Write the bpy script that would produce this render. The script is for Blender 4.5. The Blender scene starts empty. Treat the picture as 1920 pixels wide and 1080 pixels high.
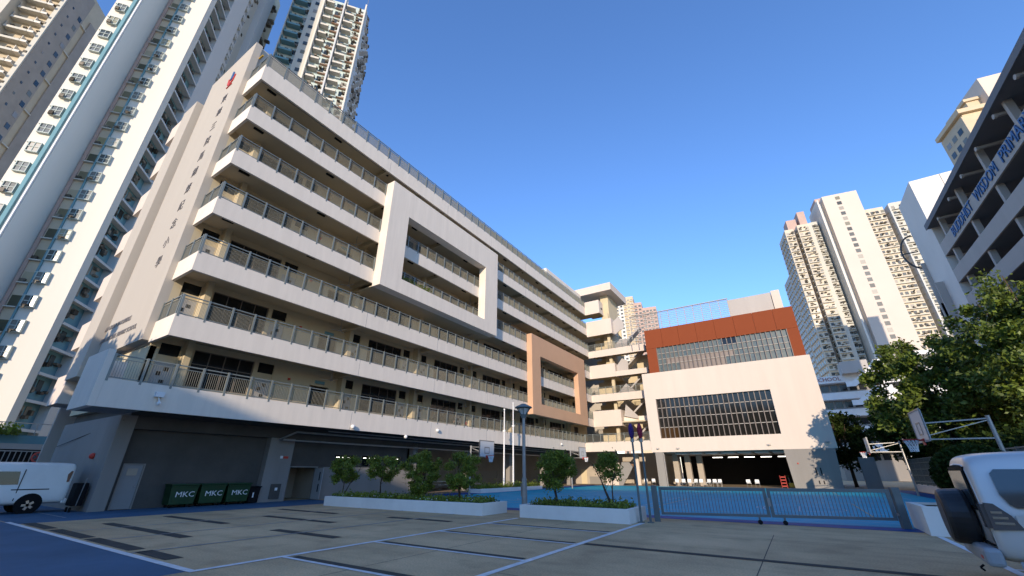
import bpy, bmesh, math, random
import numpy as np
from mathutils import Vector, Matrix

random.seed(7)
rng = np.random.default_rng(7)
S = bpy.context.scene
COL = S.collection
R = math.radians

# ------------------------------------------------------------------ camera
cam_d = bpy.data.cameras.new('camera')
cam_d.sensor_width = 36.0
cam_d.lens = 763.6 / 1920 * 36
cam_d.clip_start = 0.05
cam_d.clip_end = 3000
cam = bpy.data.objects.new('camera', cam_d)
cam.location = (0, 0, 1.6)
cam.rotation_euler = (R(90 + 24.313), 0, R(32.789))
COL.objects.link(cam)
S.camera = cam

# ------------------------------------------------------------------ sky and sun
SUN_EL, SUN_AZ = 14.5, 160.3          # azimuth clockwise from +Y
w = bpy.data.worlds.new('World')
S.world = w
w.use_nodes = True
nt = w.node_tree
bg = nt.nodes['Background']
sky = nt.nodes.new('ShaderNodeTexSky')
sky.sky_type = 'NISHITA'
sky.sun_disc = False
sky.sun_elevation = R(SUN_EL)
sky.sun_rotation = R(SUN_AZ)
sky.altitude = 50
sky.air_density = 1.3
sky.dust_density = 0.0
sky.ozone_density = 6.5
tint = nt.nodes.new('ShaderNodeVectorMath'); tint.operation = 'MULTIPLY'; tint.inputs[1].default_value = (1.0, 0.90, 0.98)
nt.links.new(sky.outputs[0], tint.inputs[0]); nt.links.new(tint.outputs[0], bg.inputs[0])
bg.inputs[1].default_value = 0.15
sd = bpy.data.lights.new('sun', 'SUN')
sd.energy = 2.15
sd.angle = R(0.5)
sd.color = (1.0, 0.84, 0.66)
sun = bpy.data.objects.new('sun', sd)
sv = Vector((math.sin(R(SUN_AZ)) * math.cos(R(SUN_EL)), math.cos(R(SUN_AZ)) * math.cos(R(SUN_EL)), math.sin(R(SUN_EL))))
sun.rotation_euler = sv.to_track_quat('Z', 'Y').to_euler()
sun.location = (30, -60, 60)
COL.objects.link(sun)
S.view_settings.view_transform = 'Standard'
S.view_settings.look = 'None'
S.view_settings.gamma = 1
S.view_settings.use_curve_mapping = False
S.view_settings.exposure = 1.2
S.render.engine = 'CYCLES'

# ------------------------------------------------------------------ materials
MATS = {}
RANDW = {}
def mat(name, col, rough=0.7, nscale=0, namp=0.12, bump=0.0, bscale=None, metal=0.0, spec=0.5, emit=0, streak=False, island=0.0, transl=0.0, alpha=1.0, joint=None):
    if name in MATS: return MATS[name]
    m = bpy.data.materials.new(name); m.use_nodes = True
    n = m.node_tree.nodes; l = m.node_tree.links
    b = n['Principled BSDF']
    b.inputs['Base Color'].default_value = (*col, 1)
    b.inputs['Roughness'].default_value = rough
    b.inputs['Metallic'].default_value = metal
    b.inputs['Specular IOR Level'].default_value = (spec if rough < .6 or spec != .5 else .08)
    src = None
    tc = n.new('ShaderNodeTexCoord')
    if nscale:
        mp = n.new('ShaderNodeMapping'); l.new(tc.outputs['Object'], mp.inputs[0])
        if streak: mp.inputs['Scale'].default_value = (1, 1, 0.12)
        nz = n.new('ShaderNodeTexNoise'); nz.inputs['Scale'].default_value = nscale; nz.inputs['Detail'].default_value = 6
        nz.inputs['Roughness'].default_value = 0.65
        l.new(mp.outputs[0], nz.inputs['Vector'])
        cr = n.new('ShaderNodeMapRange'); cr.inputs[1].default_value = 0.3; cr.inputs[2].default_value = 0.7
        cr.inputs[3].default_value = 1 - namp; cr.inputs[4].default_value = 1 + namp
        l.new(nz.outputs[0], cr.inputs[0])
        mx = n.new('ShaderNodeVectorMath'); mx.operation = 'SCALE'
        mx.inputs[0].default_value = col; l.new(cr.outputs[0], mx.inputs['Scale'])
        src = mx.outputs[0]
    if island:
        g = n.new('ShaderNodeNewGeometry')
        cr = n.new('ShaderNodeMapRange'); cr.inputs[3].default_value = 1 - island; cr.inputs[4].default_value = 1 + island
        l.new(g.outputs['Random Per Island'], cr.inputs[0])
        mx = n.new('ShaderNodeVectorMath'); mx.operation = 'SCALE'
        if src: l.new(src, mx.inputs[0])
        else: mx.inputs[0].default_value = col
        l.new(cr.outputs[0], mx.inputs['Scale']); src = mx.outputs[0]
    if src: l.new(src, b.inputs['Base Color'])
    if bump:
        nb = n.new('ShaderNodeTexNoise'); nb.inputs['Scale'].default_value = bscale or 30; nb.inputs['Detail'].default_value = 4
        l.new(tc.outputs['Object'], nb.inputs['Vector'])
        bp = n.new('ShaderNodeBump'); bp.inputs['Strength'].default_value = bump; bp.inputs['Distance'].default_value = 0.02
        l.new(nb.outputs[0], bp.inputs['Height']); l.new(bp.outputs[0], b.inputs['Normal'])
    if emit:
        b.inputs['Emission Color'].default_value = (*col, 1); b.inputs['Emission Strength'].default_value = emit
    if transl:
        tr = n.new('ShaderNodeBsdfTranslucent'); mxs = n.new('ShaderNodeMixShader'); mxs.inputs[0].default_value = transl
        if src: l.new(src, tr.inputs[0])
        else: tr.inputs[0].default_value = (*col, 1)
        l.new(b.outputs[0], mxs.inputs[1]); l.new(tr.outputs[0], mxs.inputs[2])
        l.new(mxs.outputs[0], n['Material Output'].inputs[0])
    MATS[name] = m
    return m

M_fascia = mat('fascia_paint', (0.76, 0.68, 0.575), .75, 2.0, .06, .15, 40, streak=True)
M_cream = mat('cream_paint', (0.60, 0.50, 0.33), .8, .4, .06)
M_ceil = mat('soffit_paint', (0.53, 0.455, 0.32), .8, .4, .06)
M_beige = mat('end_wall_paint', (0.475, 0.43, 0.365), .8, .25, .05, .1, 40, streak=True)
M_orange = mat('salmon_paint', (0.60,0.37,0.23), .75, .4, .04, .1, 40)
M_red = mat('rust_cladding', (0.235, 0.06, 0.024), .7, .5, .05)
M_hall = mat('hall_paint', (0.66, 0.565, 0.475), .8, 1.2, .03, .15, 50, streak=True)
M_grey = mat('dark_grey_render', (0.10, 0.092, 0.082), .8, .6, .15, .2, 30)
M_midgrey = mat('mid_grey_render', (0.27,0.25,0.225), .8, .6, .1, .2, 30, streak=True)
M_tan = mat('tan_wall_paint', (0.42, 0.36, 0.29), .8, .6, .1)
M_rail = mat('rail_metal', (0.22,0.24,0.22), .45, metal=.3)
M_railm = mat('rail_mesh', (0.26,0.25,0.20), .6)
M_glass = mat('dark_glass', (0.012, 0.014, 0.016), .12, spec=.45)
M_glass2 = mat('hall_glass', (0.012, 0.011, 0.009), .08, spec=.5)
M_glassb = mat('blue_glass', (0.08,0.105,0.10), .25, 3, .4, spec=.7)
M_frame = mat('window_frame', (0.16, 0.13, 0.11), .5)
M_wframe = mat('white_frame', (0.36,0.33,0.29), .5)
M_black = mat('black_matter', (0.012, 0.012, 0.013), .7)
M_dark = mat('dark_interior', (0.02, 0.02, 0.02), .9)
M_door = mat('door_paint', (0.42, 0.40, 0.37), .5, 1, .05)
M_doorg = mat('grey_door_paint', (0.26, 0.26, 0.26), .5, 1, .08)
M_white = mat('white_paint', (0.78, 0.78, 0.76), .6, 1, .05)
M_planter = mat('planter_paint', (0.82, 0.77, 0.70), .75, .8, .07, .15, 40)
M_steel = mat('galvanised_steel', (0.36,0.35,0.33), .45, 3, .15, metal=.6)
M_gate = mat('gate_paint', (0.13,0.155,0.15), .5, 3, .12)
def ground_mat():
    m = mat('concrete_ground', (0.58, 0.40, 0.225), .85, .35, .16, .35, 60)
    n = m.node_tree.nodes; l = m.node_tree.links; b = n['Principled BSDF']
    old = b.inputs['Base Color'].links[0].from_socket
    tc = n.new('ShaderNodeTexCoord')
    def noise(sc, a, b_, lo, hi, det=5, st=None):
        z = n.new('ShaderNodeTexNoise'); z.inputs['Scale'].default_value = sc; z.inputs['Detail'].default_value = det
        mp = n.new('ShaderNodeMapping'); l.new(tc.outputs['Object'], mp.inputs[0])
        if st: mp.inputs['Scale'].default_value = st
        l.new(mp.outputs[0], z.inputs['Vector'])
        r_ = n.new('ShaderNodeMapRange'); r_.inputs[1].default_value = a; r_.inputs[2].default_value = b_; r_.inputs[3].default_value = lo; r_.inputs[4].default_value = hi
        l.new(z.outputs[0], r_.inputs[0]); return r_.outputs[0]
    cur = old
    for sock in (noise(28, .35, .65, .86, 1.12, 3), noise(.9, .52, .68, 1.0, .80), noise(.18, .4, .6, .90, 1.08), noise(1.2, .5, .7, 1.0, .88, 4, (.15, 1.6, 1))):
        v = n.new('ShaderNodeVectorMath'); v.operation = 'SCALE'; l.new(cur, v.inputs[0]); l.new(sock, v.inputs['Scale']); cur = v.outputs[0]
    l.new(cur, b.inputs['Base Color'])
    return m
M_ground = ground_mat()
M_patch = mat('blackout_paint', (0.085, 0.075, 0.062), .85, 3, .15)
M_line = mat('line_paint', (0.72,0.68,0.64), .7, 4, .2)
M_thin = mat('worn_line_paint', (0.30, 0.31, 0.31), .8, 5, .3)
M_bluep = mat('blue_pavement', (0.075,0.135,0.20), .7, .5, .15, .3, 60)
M_court = mat('court_blue', (0.010, 0.33, 0.48), .6, .3, .10, .2, 60)
M_courtd = mat('court_dark_blue', (0.012, 0.07, 0.24), .6, .4, .1)
M_courtl = mat('court_line', (0.35, 0.47, 0.52), .7, 4, .2)
M_yline = mat('court_line_yellow', (0.45, 0.36, 0.16), .7, 4, .2)
M_tanfloor = mat('tan_floor', (0.30, 0.23, 0.16), .7, 1, .1)
M_green = mat('bin_green', (0.008, 0.045, 0.012), .45, 2, .15)
M_soil = mat('soil', (0.05, 0.035, 0.02), .95, 6, .3, .5, 40)
M_bark = mat('bark', (0.09, 0.065, 0.045), .9, 8, .3, .5, 30)
M_leaf = mat('leaf_green', (0.19,0.24,0.03), .55, .8, .35, island=.5, transl=.4)
M_leafb = mat('tree_leaf', (0.125,0.17,0.022), .5, .35, .35, island=.5, transl=.3)
M_leafd = mat('hedge_leaf', (0.03, 0.05, 0.01), .6, .4, .3, island=.45, transl=.2)
M_blue_letter = mat('blue_letter', (0.02, 0.09, 0.25), .5)
M_letter = mat('dark_letter', (0.05, 0.05, 0.05), .5)
M_redp = mat('red_paint', (0.55, 0.05, 0.03), .5)
M_wpan = mat('hall_board', (0.62, 0.62, 0.60), .4)
M_lamp = mat('lit_tube', (1.0, 0.95, 0.85), .5, emit=2.5)
M_car = mat('silver_paint', (0.60,0.59,0.57), .28, metal=.25, spec=.6)
M_van = mat('van_white', (0.80,0.78,0.73), .3, 1.5, .05, spec=.5)
M_tyre = mat('tyre', (0.015, 0.015, 0.015), .8)
M_chrome = mat('chrome', (0.6, 0.6, 0.6), .15, metal=1)
M_tail = mat('tail_lens', (0.10, 0.09, 0.09), .12, spec=.8)
M_cglass = mat('car_glass', (0.02, 0.03, 0.035), .05, spec=.8)
M_yel = mat('yellow_plastic', (0.6, 0.35, 0.02), .5)
M_tw = mat('tower_white', (0.72, 0.67, 0.58), .8, .12, .06, streak=True)
M_tpale = mat('tower_pale_blue', (0.62,0.62,0.60), .8, .12, .08, streak=True)
M_tgrey = mat('tower_pale_grey', (0.56,0.54,0.47), .8, .12, .07, streak=True)
M_teal = mat('tower_teal', (0.17, 0.32, 0.36), .7, .3, .12)
M_tbeige = mat('tower_beige', (0.56, 0.47, 0.34), .8, .3, .1)
M_tpink = mat('tower_pink', (0.50, 0.36, 0.30), .8, .3, .08)
M_tyel = mat('tower_yellow', (0.62,0.50,0.34), .8, .3, .08)
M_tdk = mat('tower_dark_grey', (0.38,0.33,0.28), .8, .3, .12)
M_win = mat('tower_window', (0.05, 0.06, 0.06), .25, 1.5, .6)
def randomise(m, lo, hi, tint=(1,1,1)):
    n = m.node_tree.nodes; l = m.node_tree.links; b = n['Principled BSDF']
    oi = n.new('ShaderNodeObjectInfo'); cr = n.new('ShaderNodeValToRGB')
    cr.color_ramp.interpolation = 'CONSTANT'
    cr.color_ramp.elements[0].color = (*lo,1); cr.color_ramp.elements[1].position = .82; cr.color_ramp.elements[1].color = (*hi,1)
    e = cr.color_ramp.elements.new(.5); e.color = (lo[0]*.4,lo[1]*.45,lo[2]*.45,1)
    e = cr.color_ramp.elements.new(.7); e.color = ((lo[0]+hi[0])/2,(lo[1]+hi[1])/2,(lo[2]+hi[2])/2*.8,1)
    l.new(oi.outputs['Random'], cr.inputs[0]); l.new(cr.outputs[0], b.inputs['Base Color'])
randomise(M_win, (0.05,0.06,0.06), (0.30,0.27,0.22))
M_ac = mat('ac_unit', (0.55, 0.55, 0.50), .6)
M_clut = mat('clutter', (0.16, 0.14, 0.11), .8, 2, .5, island=.6)
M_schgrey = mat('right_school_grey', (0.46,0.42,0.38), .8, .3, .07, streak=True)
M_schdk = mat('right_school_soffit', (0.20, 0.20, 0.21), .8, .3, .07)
M_schbr = mat('right_school_white', (0.74, 0.70, 0.64), .8, .3, .04)

# ------------------------------------------------------------------ mesh builder
FO = {}                                       # frame origin of every object
class MB:
    def __init__(s): s.v = []; s.f = []
    def box(s, x0, x1, y0, y1, z0, z1):
        if x0 > x1: x0, x1 = x1, x0
        if y0 > y1: y0, y1 = y1, y0
        if z0 > z1: z0, z1 = z1, z0
        k = len(s.v)
        s.v += [(x0,y0,z0),(x1,y0,z0),(x1,y1,z0),(x0,y1,z0),(x0,y0,z1),(x1,y0,z1),(x1,y1,z1),(x0,y1,z1)]
        s.f += [(k,k+3,k+2,k+1),(k+4,k+5,k+6,k+7),(k,k+1,k+5,k+4),(k+1,k+2,k+6,k+5),(k+2,k+3,k+7,k+6),(k+3,k,k+4,k+7)]
        return s
    def quad(s, a, b, c, d):
        k = len(s.v); s.v += [a,b,c,d]; s.f.append((k,k+1,k+2,k+3)); return s
    def prism(s, pts, fn, a0, a1):
        """pts: 2D outline; fn(u,v,a)->xyz"""
        n = len(pts); k = len(s.v)
        s.v += [fn(u,v,a0) for u,v in pts] + [fn(u,v,a1) for u,v in pts]
        s.f.append(tuple(range(k, k+n))[::-1]); s.f.append(tuple(range(k+n, k+2*n)))
        for i in range(n):
            j = (i+1) % n; s.f.append((k+i, k+j, k+n+j, k+n+i))
        return s
    def tube(s, p0, p1, r0, r1=None, n=8, caps=True):
        r1 = r0 if r1 is None else r1
        p0 = Vector(p0); p1 = Vector(p1); d = (p1-p0).normalized()
        a = d.orthogonal().normalized(); b = d.cross(a)
        k = len(s.v)
        for p, r in ((p0,r0),(p1,r1)):
            for i in range(n):
                t = 2*math.pi*i/n; q = p + a*(math.cos(t)*r) + b*(math.sin(t)*r); s.v.append(tuple(q))
        for i in range(n):
            j = (i+1) % n; s.f.append((k+i,k+j,k+n+j,k+n+i))
        if caps: s.f.append(tuple(range(k,k+n))[::-1]); s.f.append(tuple(range(k+n,k+2*n)))
        return s
    def bar(s, p0, p1, wdt, hgt):
        p0 = Vector(p0); p1 = Vector(p1); d = (p1-p0).normalized()
        up = Vector((0,0,1)) if abs(d.z) < .95 else Vector((1,0,0))
        a = d.cross(up).normalized(); b = a.cross(d)
        k = len(s.v)
        for p in (p0,p1):
            for sx, sy in ((-1,-1),(1,-1),(1,1),(-1,1)): s.v.append(tuple(p + a*(sx*wdt/2) + b*(sy*hgt/2)))
        s.f += [(k,k+1,k+2,k+3)[::-1],(k+4,k+5,k+6,k+7)]
        for i in range(4):
            j=(i+1)%4; s.f.append((k+i,k+j,k+4+j,k+4+i))
        return s
    def ball(s, c, r, nu=10, nv=6, sc=(1,1,1)):
        k = len(s.v); c = Vector(c)
        for j in range(nv+1):
            ph = math.pi*j/nv
            for i in range(nu):
                t = 2*math.pi*i/nu
                s.v.append((c.x+r*sc[0]*math.sin(ph)*math.cos(t), c.y+r*sc[1]*math.sin(ph)*math.sin(t), c.z+r*sc[2]*math.cos(ph)))
        for j in range(nv):
            for i in range(nu):
                i2=(i+1)%nu; s.f.append((k+j*nu+i,k+(j+1)*nu+i,k+(j+1)*nu+i2,k+j*nu+i2))
        return s
    def build(s, name, m, parent=None, smooth=False, kind=None, origin=None, bevel=0):
        v = np.array(s.v, float)
        lo, hi = v.min(0), v.max(0)
        o = np.array([(lo[0]+hi[0])/2, (lo[1]+hi[1])/2, lo[2]]) if origin is None else np.array(origin, float)
        me = bpy.data.meshes.new(name)
        me.from_pydata((v-o).tolist(), [], s.f); me.materials.append(m)
        if smooth: me.polygons.foreach_set('use_smooth', [True]*len(me.polygons))
        me.update()
        ob = bpy.data.objects.new(name, me); COL.objects.link(ob)
        FO[ob] = o
        if parent is not None:
            ob.parent = parent; ob.location = Vector(o - FO[parent])
        else: ob.location = Vector(o)
        if kind: ob['kind'] = kind
        if bevel:
            md = ob.modifiers.new('bevel', 'BEVEL'); md.width = bevel; md.segments = 2; md.limit_method = 'ANGLE'
        return ob

def inst(ob, name, parent, dx=0, dy=0, dz=0, m=None):
    """copy a part next to its source, mesh shared"""
    c = bpy.data.objects.new(name, ob.data); COL.objects.link(c)
    for md in ob.modifiers:
        if md.type == 'BEVEL':
            q = c.modifiers.new('bevel','BEVEL'); q.width = md.width; q.segments = 2; q.limit_method='ANGLE'
    o = FO[ob] + np.array([dx,dy,dz]); FO[c] = o
    c.parent = parent
    c.location = Vector(o - FO[parent]) if parent is not None else Vector(o)
    c.rotation_euler = ob.rotation_euler
    if 'kind' in ob: c['kind'] = ob['kind']
    return c
def copy_tree(o, parent=None):
    c = o.copy(); COL.objects.link(c)
    if parent is not None: c.parent = parent
    for ch in list(o.children): copy_tree(ch, c)
    return c
def thing(name, label, cat, loc=(0,0,0), rot=0, group=None, frame=None):
    e = bpy.data.objects.new(name, None); COL.objects.link(e)
    e.empty_display_size = .3
    e.location = loc; e.rotation_euler = (0,0,rot)
    e['label'] = label; e['category'] = cat
    if group: e['group'] = group
    FO[e] = np.array(loc if frame is None else frame, float)
    return e
def tag(o, label, cat, group=None):
    o['label'] = label; o['category'] = cat
    if group: o['group'] = group
    return o
def text_mesh(txt, size, depth=.03, font_cjk=False):
    cu = bpy.data.curves.new('letters', 'FONT'); cu.body = txt; cu.size = size; cu.extrude = depth; cu.resolution_u = 2
    cu.align_x = 'CENTER'; cu.align_y = 'CENTER'
    ob = bpy.data.objects.new('letters', cu); COL.objects.link(ob)
    dg = bpy.context.evaluated_depsgraph_get()
    me = bpy.data.meshes.new_from_object(ob.evaluated_get(dg))
    bpy.data.objects.remove(ob); bpy.data.curves.remove(cu)
    return me
def letters(name, txt, size, loc, rot, m, parent=None, sx=1, depth=.03, fwd=None):
    me = text_mesh(txt, size, depth); me.materials.clear(); me.materials.append(m)
    ob = bpy.data.objects.new(name, me); COL.objects.link(ob)
    o = np.array(loc, float); FO[ob] = o
    if parent is not None: ob.parent = parent; ob.location = Vector(o - FO[parent])
    else: ob.location = loc
    ob.rotation_euler = rot; ob.scale = (sx,1,1)
    return ob

# ------------------------------------------------------------------ ground and markings
def sheet(name, m, x0, x1, y0, y1, z, kind='structure'):
    return MB().quad((x0,y0,z),(x1,y0,z),(x1,y1,z),(x0,y1,z)).build(name, m, kind=kind)
sheet('ground', M_ground, -700, 700, -300, 900, 0)
sheet('blue_pavement', M_bluep, -26.9, -22.5, 4.15, 17.6, .004)
sheet('blue_pavement', M_bluep, -60, -9.45, -14, 4.10, .004)
sheet('blue_pavement', M_bluep, -60, -26.9, 4.15, 6.9, .004)
sheet('court', M_court, -24.4, 8.4, 17.9, 56.5, .004)
sheet('court_border', M_courtd, -24.4, 8.4, 17.9, 18.9, .008)
sheet('court_border', M_courtd, -24.4, -22.2, 18.9, 56.5, .008)
sheet('court_border', M_courtd, 6.9, 8.4, 18.9, 56.5, .008)
sheet('playground_floor', M_tanfloor, -24.4, 8, 56.5, 78, .006)
sheet('playground_floor', M_tanfloor, -38, -24.4, 26, 78, .006)

def strip(name, m, x0, x1, y0, y1, z): return sheet(name, m, min(x0,x1), max(x0,x1), min(y0,y1), max(y0,y1), z)
strip('parking_line', M_line, -23.6, -9.32, 4.10, 4.24, .008)
strip('parking_line', M_line, -9.47, -9.32, 4.24, 15.0, .008)
strip('parking_line', M_line, -4.98, -4.83, .8, 15.9, .008)
for yy in (1.0, 3.4, 5.80, 8.15, 10.55, 12.95):
    strip('parking_line', M_line, -9.32, -4.98, yy-.05, yy+.05, .008)
    strip('blackout_strip', M_patch, -9.2, -5.05, yy+.06, yy+.24, .008)
strip('blackout_strip', M_patch, -4.8, 4.2, 10.62, 10.86, .008)
for xx in (-12.5, -15.5, -18.45):
    strip('bay_line', M_thin, xx-.035, xx+.035, 4.24, 15.0, .008)
for (a,b,y) in ((-22.6,-19.8,4.5),(-19.4,-16.3,4.5),(-16.05,-12.95,4.5),(-12.6,-11.0,4.5),(-20.3,-18.5,5.95),(-18.35,-15.6,5.95),(-15.4,-14.2,5.95),
                (-21.5,-18.6,8.1),(-18.35,-16.75,8.1),(-13.8,-12.6,8.1),(-12.4,-10.75,8.1),(-18.3,-15.6,10.25),(-15.35,-13.95,10.25),
                (-21.0,-18.5,12.4),(-18.3,-16.75,12.4),(-13.8,-12.6,12.6),(-12.4,-10.75,12.7)):
    strip('blackout_strip', M_patch, a, b, y-.16, y+.16, .008)
for yy in (-1.0, 4.5): strip('bay_line', M_thin, -30, -24, yy+1.2, yy+1.26, .008)
strip('parking_line', M_line, 2.72, 2.86, 2.0, 17.0, .008)
for yy in (8.9, 12.2, 15.2): strip('parking_line', M_line, 2.86, 8, yy-.05, yy+.05, .008)
# expansion joints in the concrete (fine recess painted by dirt)
M_joint = mat('joint_dirt', (0.07, 0.065, 0.06), .9)
for xx in (-7.2, -1.0): strip('ground_joint', M_joint, xx-.008, xx+.008, 0.5, 15.0, .0025)
for yy in (7.0, 14.0): strip('ground_joint', M_joint, -4.8, 2.7, yy-.008, yy+.008, .0025)

def court_lines():
    mb = MB(); y_ = MB()
    def seg(m_, x0,y0,x1,y1,wd=.05):
        d = Vector((x1-x0,y1-y0,0)).normalized(); n = Vector((-d.y,d.x,0))*wd/2
        m_.quad((x0-n.x,y0-n.y,.013),(x1-n.x,y1-n.y,.013),(x1+n.x,y1+n.y,.013),(x0+n.x,y0+n.y,.013))
    def arc(m_, cx,cy,r,a0,a1,n=30):
        for i in range(n):
            t0=a0+(a1-a0)*i/n; t1=a0+(a1-a0)*(i+1)/n
            seg(m_, cx+r*math.cos(t0),cy+r*math.sin(t0),cx+r*math.cos(t1),cy+r*math.sin(t1))
    for cy in (26, 44):
        x0, x1 = -20.0, 5.4
        seg(mb,x0,cy-6.8,x1,cy-6.8); seg(mb,x0,cy+6.8,x1,cy+6.8); seg(mb,x0,cy-6.8,x0,cy+6.8); seg(mb,x1,cy-6.8,x1,cy+6.8)
        seg(mb,-7.3,cy-6.8,-7.3,cy+6.8); arc(mb,-7.3,cy,1.8,0,2*math.pi)
        for s_, bx in ((1,x0+1.2),(-1,x1-1.2)):
            arc(mb,bx,cy,6.1,-math.pi/2 if s_>0 else math.pi/2, math.pi/2 if s_>0 else 3*math.pi/2)
            seg(mb,bx-s_*1.2,cy-1.8,bx+s_*4.6,cy-1.8); seg(mb,bx-s_*1.2,cy+1.8,bx+s_*4.6,cy+1.8); seg(mb,bx+s_*4.6,cy-1.8,bx+s_*4.6,cy+1.8)
            arc(mb,bx+s_*4.6,cy,1.8,0,2*math.pi)
    for y in (22.0, 31.4, 40, 49): seg(y_,-15,y,2,y)
    for x in (-15,-6.5,2): seg(y_,x,22,x,31.4); seg(y_,x,40,x,49)
    mb.build('court_line', M_courtl, kind='structure')
    o = y_.build('court_line', M_yline, kind='structure'); o.location.z += .002
court_lines()

# ------------------------------------------------------------------ school main building
F1 = 4.10; P = 3.51
ZB = [F1 + P*k for k in range(7)]            # fascia bottoms: 1F..6F and roof
XF = -24.0; XW = -26.4; YN = 6.8; YC = 59.6
B = thing('school_building', 'long white school block with open balcony decks and two picture frames on its face', 'building', (-27, 30, 0))
PITCH = 7.55; B0 = 20.05

def railing_y(x, y0, y1, z0, name='deck_railing', n=None, h=1.05, dense=.06, roof=False, skip_first=False):
    """railing running along y on top of a parapet"""
    mb = MB(); mb.box(x-.03,x+.03,y0,y1,z0+h-.05,z0+h); mb.box(x-.02,x+.02,y0,y1,z0+h-.20,z0+h-.17); mb.box(x-.02,x+.02,y0,y1,z0+.04,z0+.08)
    r = mb.build(name, M_rail, B)
    inf = MB(); d = dense
    k = int((y1-y0)/d); bw = .016 if roof else .006
    for i in range(1,k):
        y = y0+(y1-y0)*i/k; inf.box(x-.008,x+.008,y-bw,y+bw,z0+.08,z0+h-.2)
    inf.build('infill', M_railm, r, kind='stuff')
    n = n or max(2, round((y1-y0)/1.16)+1)
    p0 = None
    for i in range(n):
        y = y0+.04+(y1-y0-.08)*i/(n-1)
        if p0 is None: p0 = MB().box(x+.01,x+.07,y-.045,y+.045,z0-.12,z0+h+.02).build('post', M_rail, r); py = y
        else: inst(p0,'post',r,dy=y-py)
    return r
def railing_x(y, x0, x1, z0, name='deck_railing', n=None, h=1.05, parent=None, dense=.07):
    parent = parent or B
    mb = MB(); mb.box(x0,x1,y-.03,y+.03,z0+h-.05,z0+h); mb.box(x0,x1,y-.02,y+.02,z0+h-.20,z0+h-.17); mb.box(x0,x1,y-.02,y+.02,z0+.04,z0+.08)
    r = mb.build(name, M_rail, parent)
    inf = MB(); k = int((x1-x0)/dense)
    for i in range(1,k):
        x = x0+(x1-x0)*i/k; inf.box(x-.006,x+.006,y-.008,y+.008,z0+.08,z0+h-.2)
    inf.build('infill', M_railm, r, kind='stuff')
    n = n or max(2, round((x1-x0)/1.16)+1)
    p0=None
    for i in range(n):
        x = x0+.04+(x1-x0-.08)*i/(n-1)
        if p0 is None: p0 = MB().box(x-.04,x+.04,y-.06,y-.01,z0-.1,z0+h+.02).build('post', M_rail, r); px=x
        else: inst(p0,'post',r,dx=x-px)
    return r

FH = [1.18, 1.10, 1.10, 1.10, 1.10, 1.15, 1.37]
for k in range(7):
    zb = ZB[k]; h = FH[k]
    yn = 5.0 if k == 0 else YN
    yc = 56.0 if k == 0 else YC
    # fascia (parapet) along the court
    MB().box(XF-.15, XF, yn if k else 5.25, yc, zb, zb+h).build('balcony_parapet', M_fascia, B)
    # near return
    if k: MB().box(-26.4, XF-.15, yn, yn+.15, zb, zb+h).build('balcony_parapet', M_fascia, B)
    # slab
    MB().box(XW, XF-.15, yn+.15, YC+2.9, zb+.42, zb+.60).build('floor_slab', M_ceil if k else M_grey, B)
    if k == 6: MB().box(-40, XW, 6.9, 76, zb+.42, zb+.60).build('roof_slab', M_fascia, B)
    # railings
    zt = zb+h
    if k == 0:
        railing_y(XF-.06, 5.25, 56.0, zt, dense=.09)
    elif k in (1,):
        railing_y(XF-.06, YN+.05, 59.5, zt)
    elif k == 6:
        railing_y(XF-.06, YN+.05, 59.5, zt, h=1.1, dense=.055, roof=True, name='roof_railing')
    elif k == 2:
        railing_y(XF-.06, YN+.05, 40.4, zt); railing_y(XF-.06, 56.2, 59.5, zt)
        railing_y(XF-.06, 41.2, 55.6, zt)
    elif k == 3:
        railing_y(XF-.06, YN+.05, 17.7, zt); railing_y(XF-.06, 18.4, 32.4, zt); railing_y(XF-.06, 33.1, 40.4, zt); railing_y(XF-.06, 56.2, 59.5, zt)
    elif k in (4,5):
        railing_y(XF-.06, YN+.05, 17.7, zt); railing_y(XF-.06, 33.1, 59.5, zt)
        if k == 4: railing_y(XF-.06, 18.4, 32.4, zt)
    if k: railing_x(YN+.08, -26.35, XF-.12, zt, n=3, name='roof_railing' if k == 6 else 'deck_railing', h=1.1 if k==6 else 1.05)
    # cross beams under the slab
    if k:
        b0 = None
        for i in range(6):
            y = B0-2.3+PITCH*i
            if b0 is None: b0 = MB().box(XW, XF-.15, y-.15, y+.15, zb+.08, zb+.42).build('beam', M_ceil, B); y0_=y
            else: inst(b0,'beam',B,dy=y-y0_)
    # ceiling lights and conduits
    if k:
        l0 = None
        for i,y in enumerate([7.9, 13.2, 18, 22, 25.4, 29.5, 33, 37, 41, 45, 49, 53, 57]):
            if l0 is None: l0 = MB().box(-24.95,-24.8,y-.3,y+.3,zb+.33,zb+.42).build('ceiling_light', M_black, B); y0_=y
            else: inst(l0,'ceiling_light',B,dy=y-y0_)
        MB().box(-24.62,-24.58,YN+.3,YC,zb+.36,zb+.42).build('conduit', M_steel, B)

jt=None
for k in range(7):
    for i in range(6):
        y=B0-2.3+PITCH*i
        if (k in (3,4,5) and 17.7<y<33.1) or (k in (1,2,3) and 40.4<y<56): continue
        if jt is None: jt=MB().box(XF,XF+.004,y-.008,y+.008,ZB[k],ZB[k]+1.1).build('joint', M_schdk, B); jy,jk=y,ZB[k]
        else: inst(jt,'joint',B,dy=y-jy,dz=ZB[k]-jk)
# solid balcony end of the first deck, left
MB().box(XF-2.75, XF, 5.0, 5.247, F1, 6.5).build('balcony_end', M_fascia, B)
MB().box(-26.74, XF-.153, 5.25, 6.89, F1+.003, F1+.12).build('balcony_soffit', M_midgrey, B)
MB().box(-26.75,-26.55, 5.25, 6.4, F1+.12, 6.5).build('balcony_end', M_fascia, B)
MB().box(-35.6, -26.4, 6.9, 7.2, 4.6, 7.5).build('recess_wall', M_cream, B)

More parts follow.
